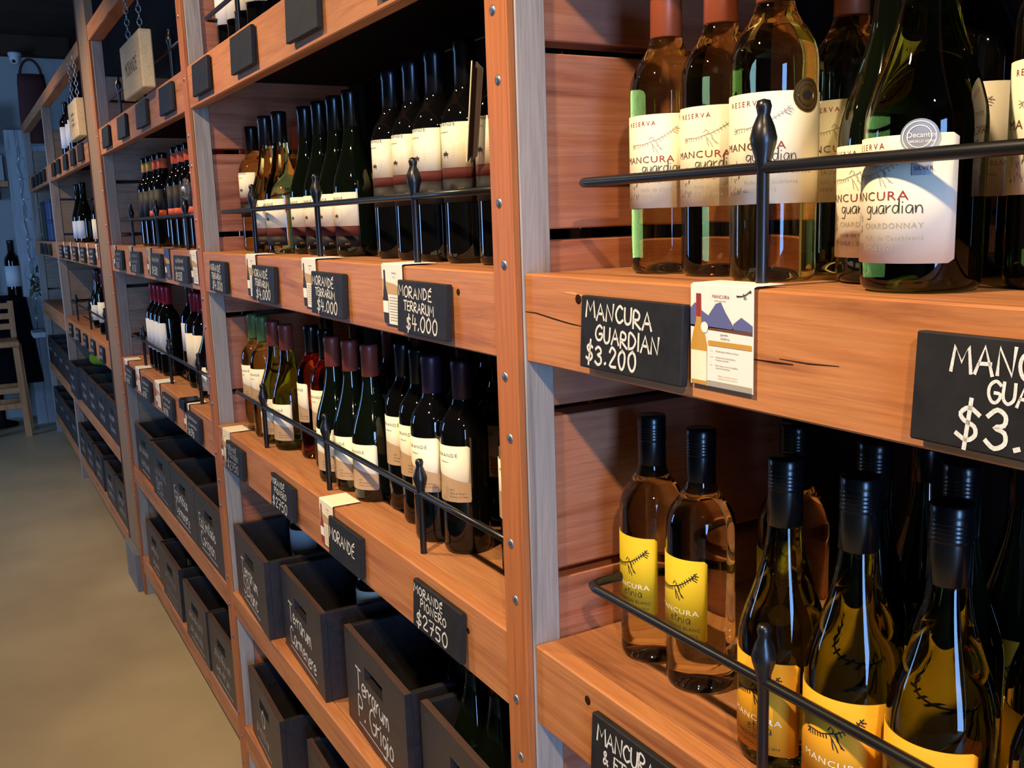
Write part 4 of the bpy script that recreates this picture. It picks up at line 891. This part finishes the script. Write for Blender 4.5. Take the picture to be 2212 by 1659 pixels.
# wall items
t = thing('security_camera', 'small white dome security camera under the far ceiling beam', 'camera', (-8.78, .05, 2.93))
link('mount', MB().lathe([(0, 0), (.05, 0), (.05, -.02), (.044, -.026), (0, -.026)], 20).mesh('mount', True), 'metal_white', t)
link('dome', MB().lathe([(.043, -.026), (.042, -.05), (.034, -.072), (.018, -.086), (0, -.09)], 20).mesh('dome', True), 'metal_white', t)
link('lens', MB().lathe([(0, .012), (.012, .01), (.016, 0), (0, 0)], 16).mesh('lens', True), 'black', t, (.026, -.012, -.066)).rotation_euler = (0, R(115), R(-25))
t = thing('wall_shelf', 'wooden wall shelf holding boxes on the far white wall', 'shelf', (0, 0, 0))
bx('board', 'stool', t, -8.999, -8.80, -.75, -.10, 1.90, 1.945); bx('bracket', 'dark_wood', t, -8.999, -8.83, -.2, -.17, 1.80, 1.90); bx('bracket', 'dark_wood', t, -8.999, -8.83, -.65, -.62, 1.80, 1.90)
tag(link('white_box', MB().box(-8.95, -8.82, -.40, -.12, 1.945, 2.15, .005).mesh('white_box'), 'wall_white'), 'white carton standing on the far wall shelf', 'box')
t = thing('upper_wall_shelf', 'upper wall shelf carrying a dark loudspeaker on the far wall', 'shelf', (0, 0, 0))
bx('board', 'dark_wood', t, -8.999, -8.80, -.75, -.13, 2.28, 2.31); bx('bracket', 'dark_wood', t, -8.999, -8.83, -.25, -.22, 2.2, 2.28)
t = thing('loudspeaker', 'dark loudspeaker on the upper far wall shelf', 'speaker', (-8.9, -.25, 2.31))
bx('cabinet', 'black', t, -.08, .08, -.12, .08, 0, .2, .006); link('cone', MB().lathe([(.0, .0), (.05, .008), (.06, .012), (.062, 0)], 20).mesh('cone', True), 'lamp', t, (.081, -.02, .09)).rotation_euler = (0, R(90), 0)
t = thing('handbag', 'dark red bag with a looped handle hanging on the far wall', 'bag', (-8.56, .13, 2.22))
link('pouch', MB().quadstrip([[( .03*s*cos(a)*1.2, .11*s*sin(a), z) for a in [2*pi*j/20 for j in range(20)]] for z, s in ((0, .7), (.02, .95), (.2, 1.0), (.45, .92), (.52, .85))]).mesh('pouch', True), 'bag', t)
link('handle', MB().tube([(0, .075*cos(pi*i/12), .5+.13*sin(pi*i/12)) for i in range(13)], .010, 8).mesh('handle', True), 'bag', t)
t = thing('string_lights', 'string of tiny bulbs hanging down the whitish plank end', 'string lights', (-8.555, -.03, 0))
link('cable', MB().tube([(0, .008*sin(i*1.7), 2.2-i*.06) for i in range(25)], .003, 6).mesh('cable', True), 'metal_white', t)
sb = MB().lathe([(0, -.007), (.004, -.005), (.005, 0), (.0035, .005), (0, .006)], 10).mesh('bulb', True); sb.materials.append(M['string_bulb'])
for i in range(9): link('bulb', sb, None, t, (.012, .008*sin(i*2.7*1.7)+.006, 2.1-i*.155))
t = thing('dried_plant', 'bunch of dried olive leaves hanging at the end of the far shelving', 'dried plant', (-8.40, .02, 1.08))
rnd = random.Random(3); mb = MB(); 
for i in range(90):
    a, el, l = rnd.random()*2*pi, rnd.uniform(-.9, .9), rnd.uniform(.08, .2); c = Vector((rnd.uniform(-.05, .05), rnd.uniform(-.06, .08), rnd.uniform(-.02, .16)))
    d = Vector((cos(a)*cos(el), sin(a)*cos(el)*.7, sin(el)))*l*.7; sd = d.cross(Vector((rnd.random(), rnd.random(), 1))).normalized()*.012
    b = len(mb.v); mb.v += [tuple(c), tuple(c+d*.5+sd), tuple(c+d), tuple(c+d*.5-sd)]; mb.f.append((b, b+1, b+2, b+3))
lf = link('foliage', mb.mesh('foliage'), 'leaf', t); lf['kind'] = 'stuff'
link('stem', MB().tube([(0, 0, -.1), (.01, .01, .1), (0, 0, .3), (-.02, .02, .5)], .008, 6).mesh('stem', True), 'leaf', t)
for k, z in enumerate((Z3, Z3+.135)):
    t = thing('gift_box', 'blue carton in the farthest bay, %s of two stacked' % ('lower', 'upper')[k], 'carton', (-7.2, .03, z), 0, 'blue cartons')
    bx('body', 'box_blue', t, -.16, .16, 0, .2, 0, .118, .003); bx('lid', 'box_blue', t, -.162, .162, -.002, .202, .118, .133, .003)
t = thing('green_box', 'tall dark green carton beside the blue cartons', 'carton', (-7.62, .03, Z3)); bx('body', 'box_green', t, -.12, .12, 0, .2, 0, .25, .003); bx('lid', 'box_green', t, -.122, .122, -.002, .202, .25, .27, .003)
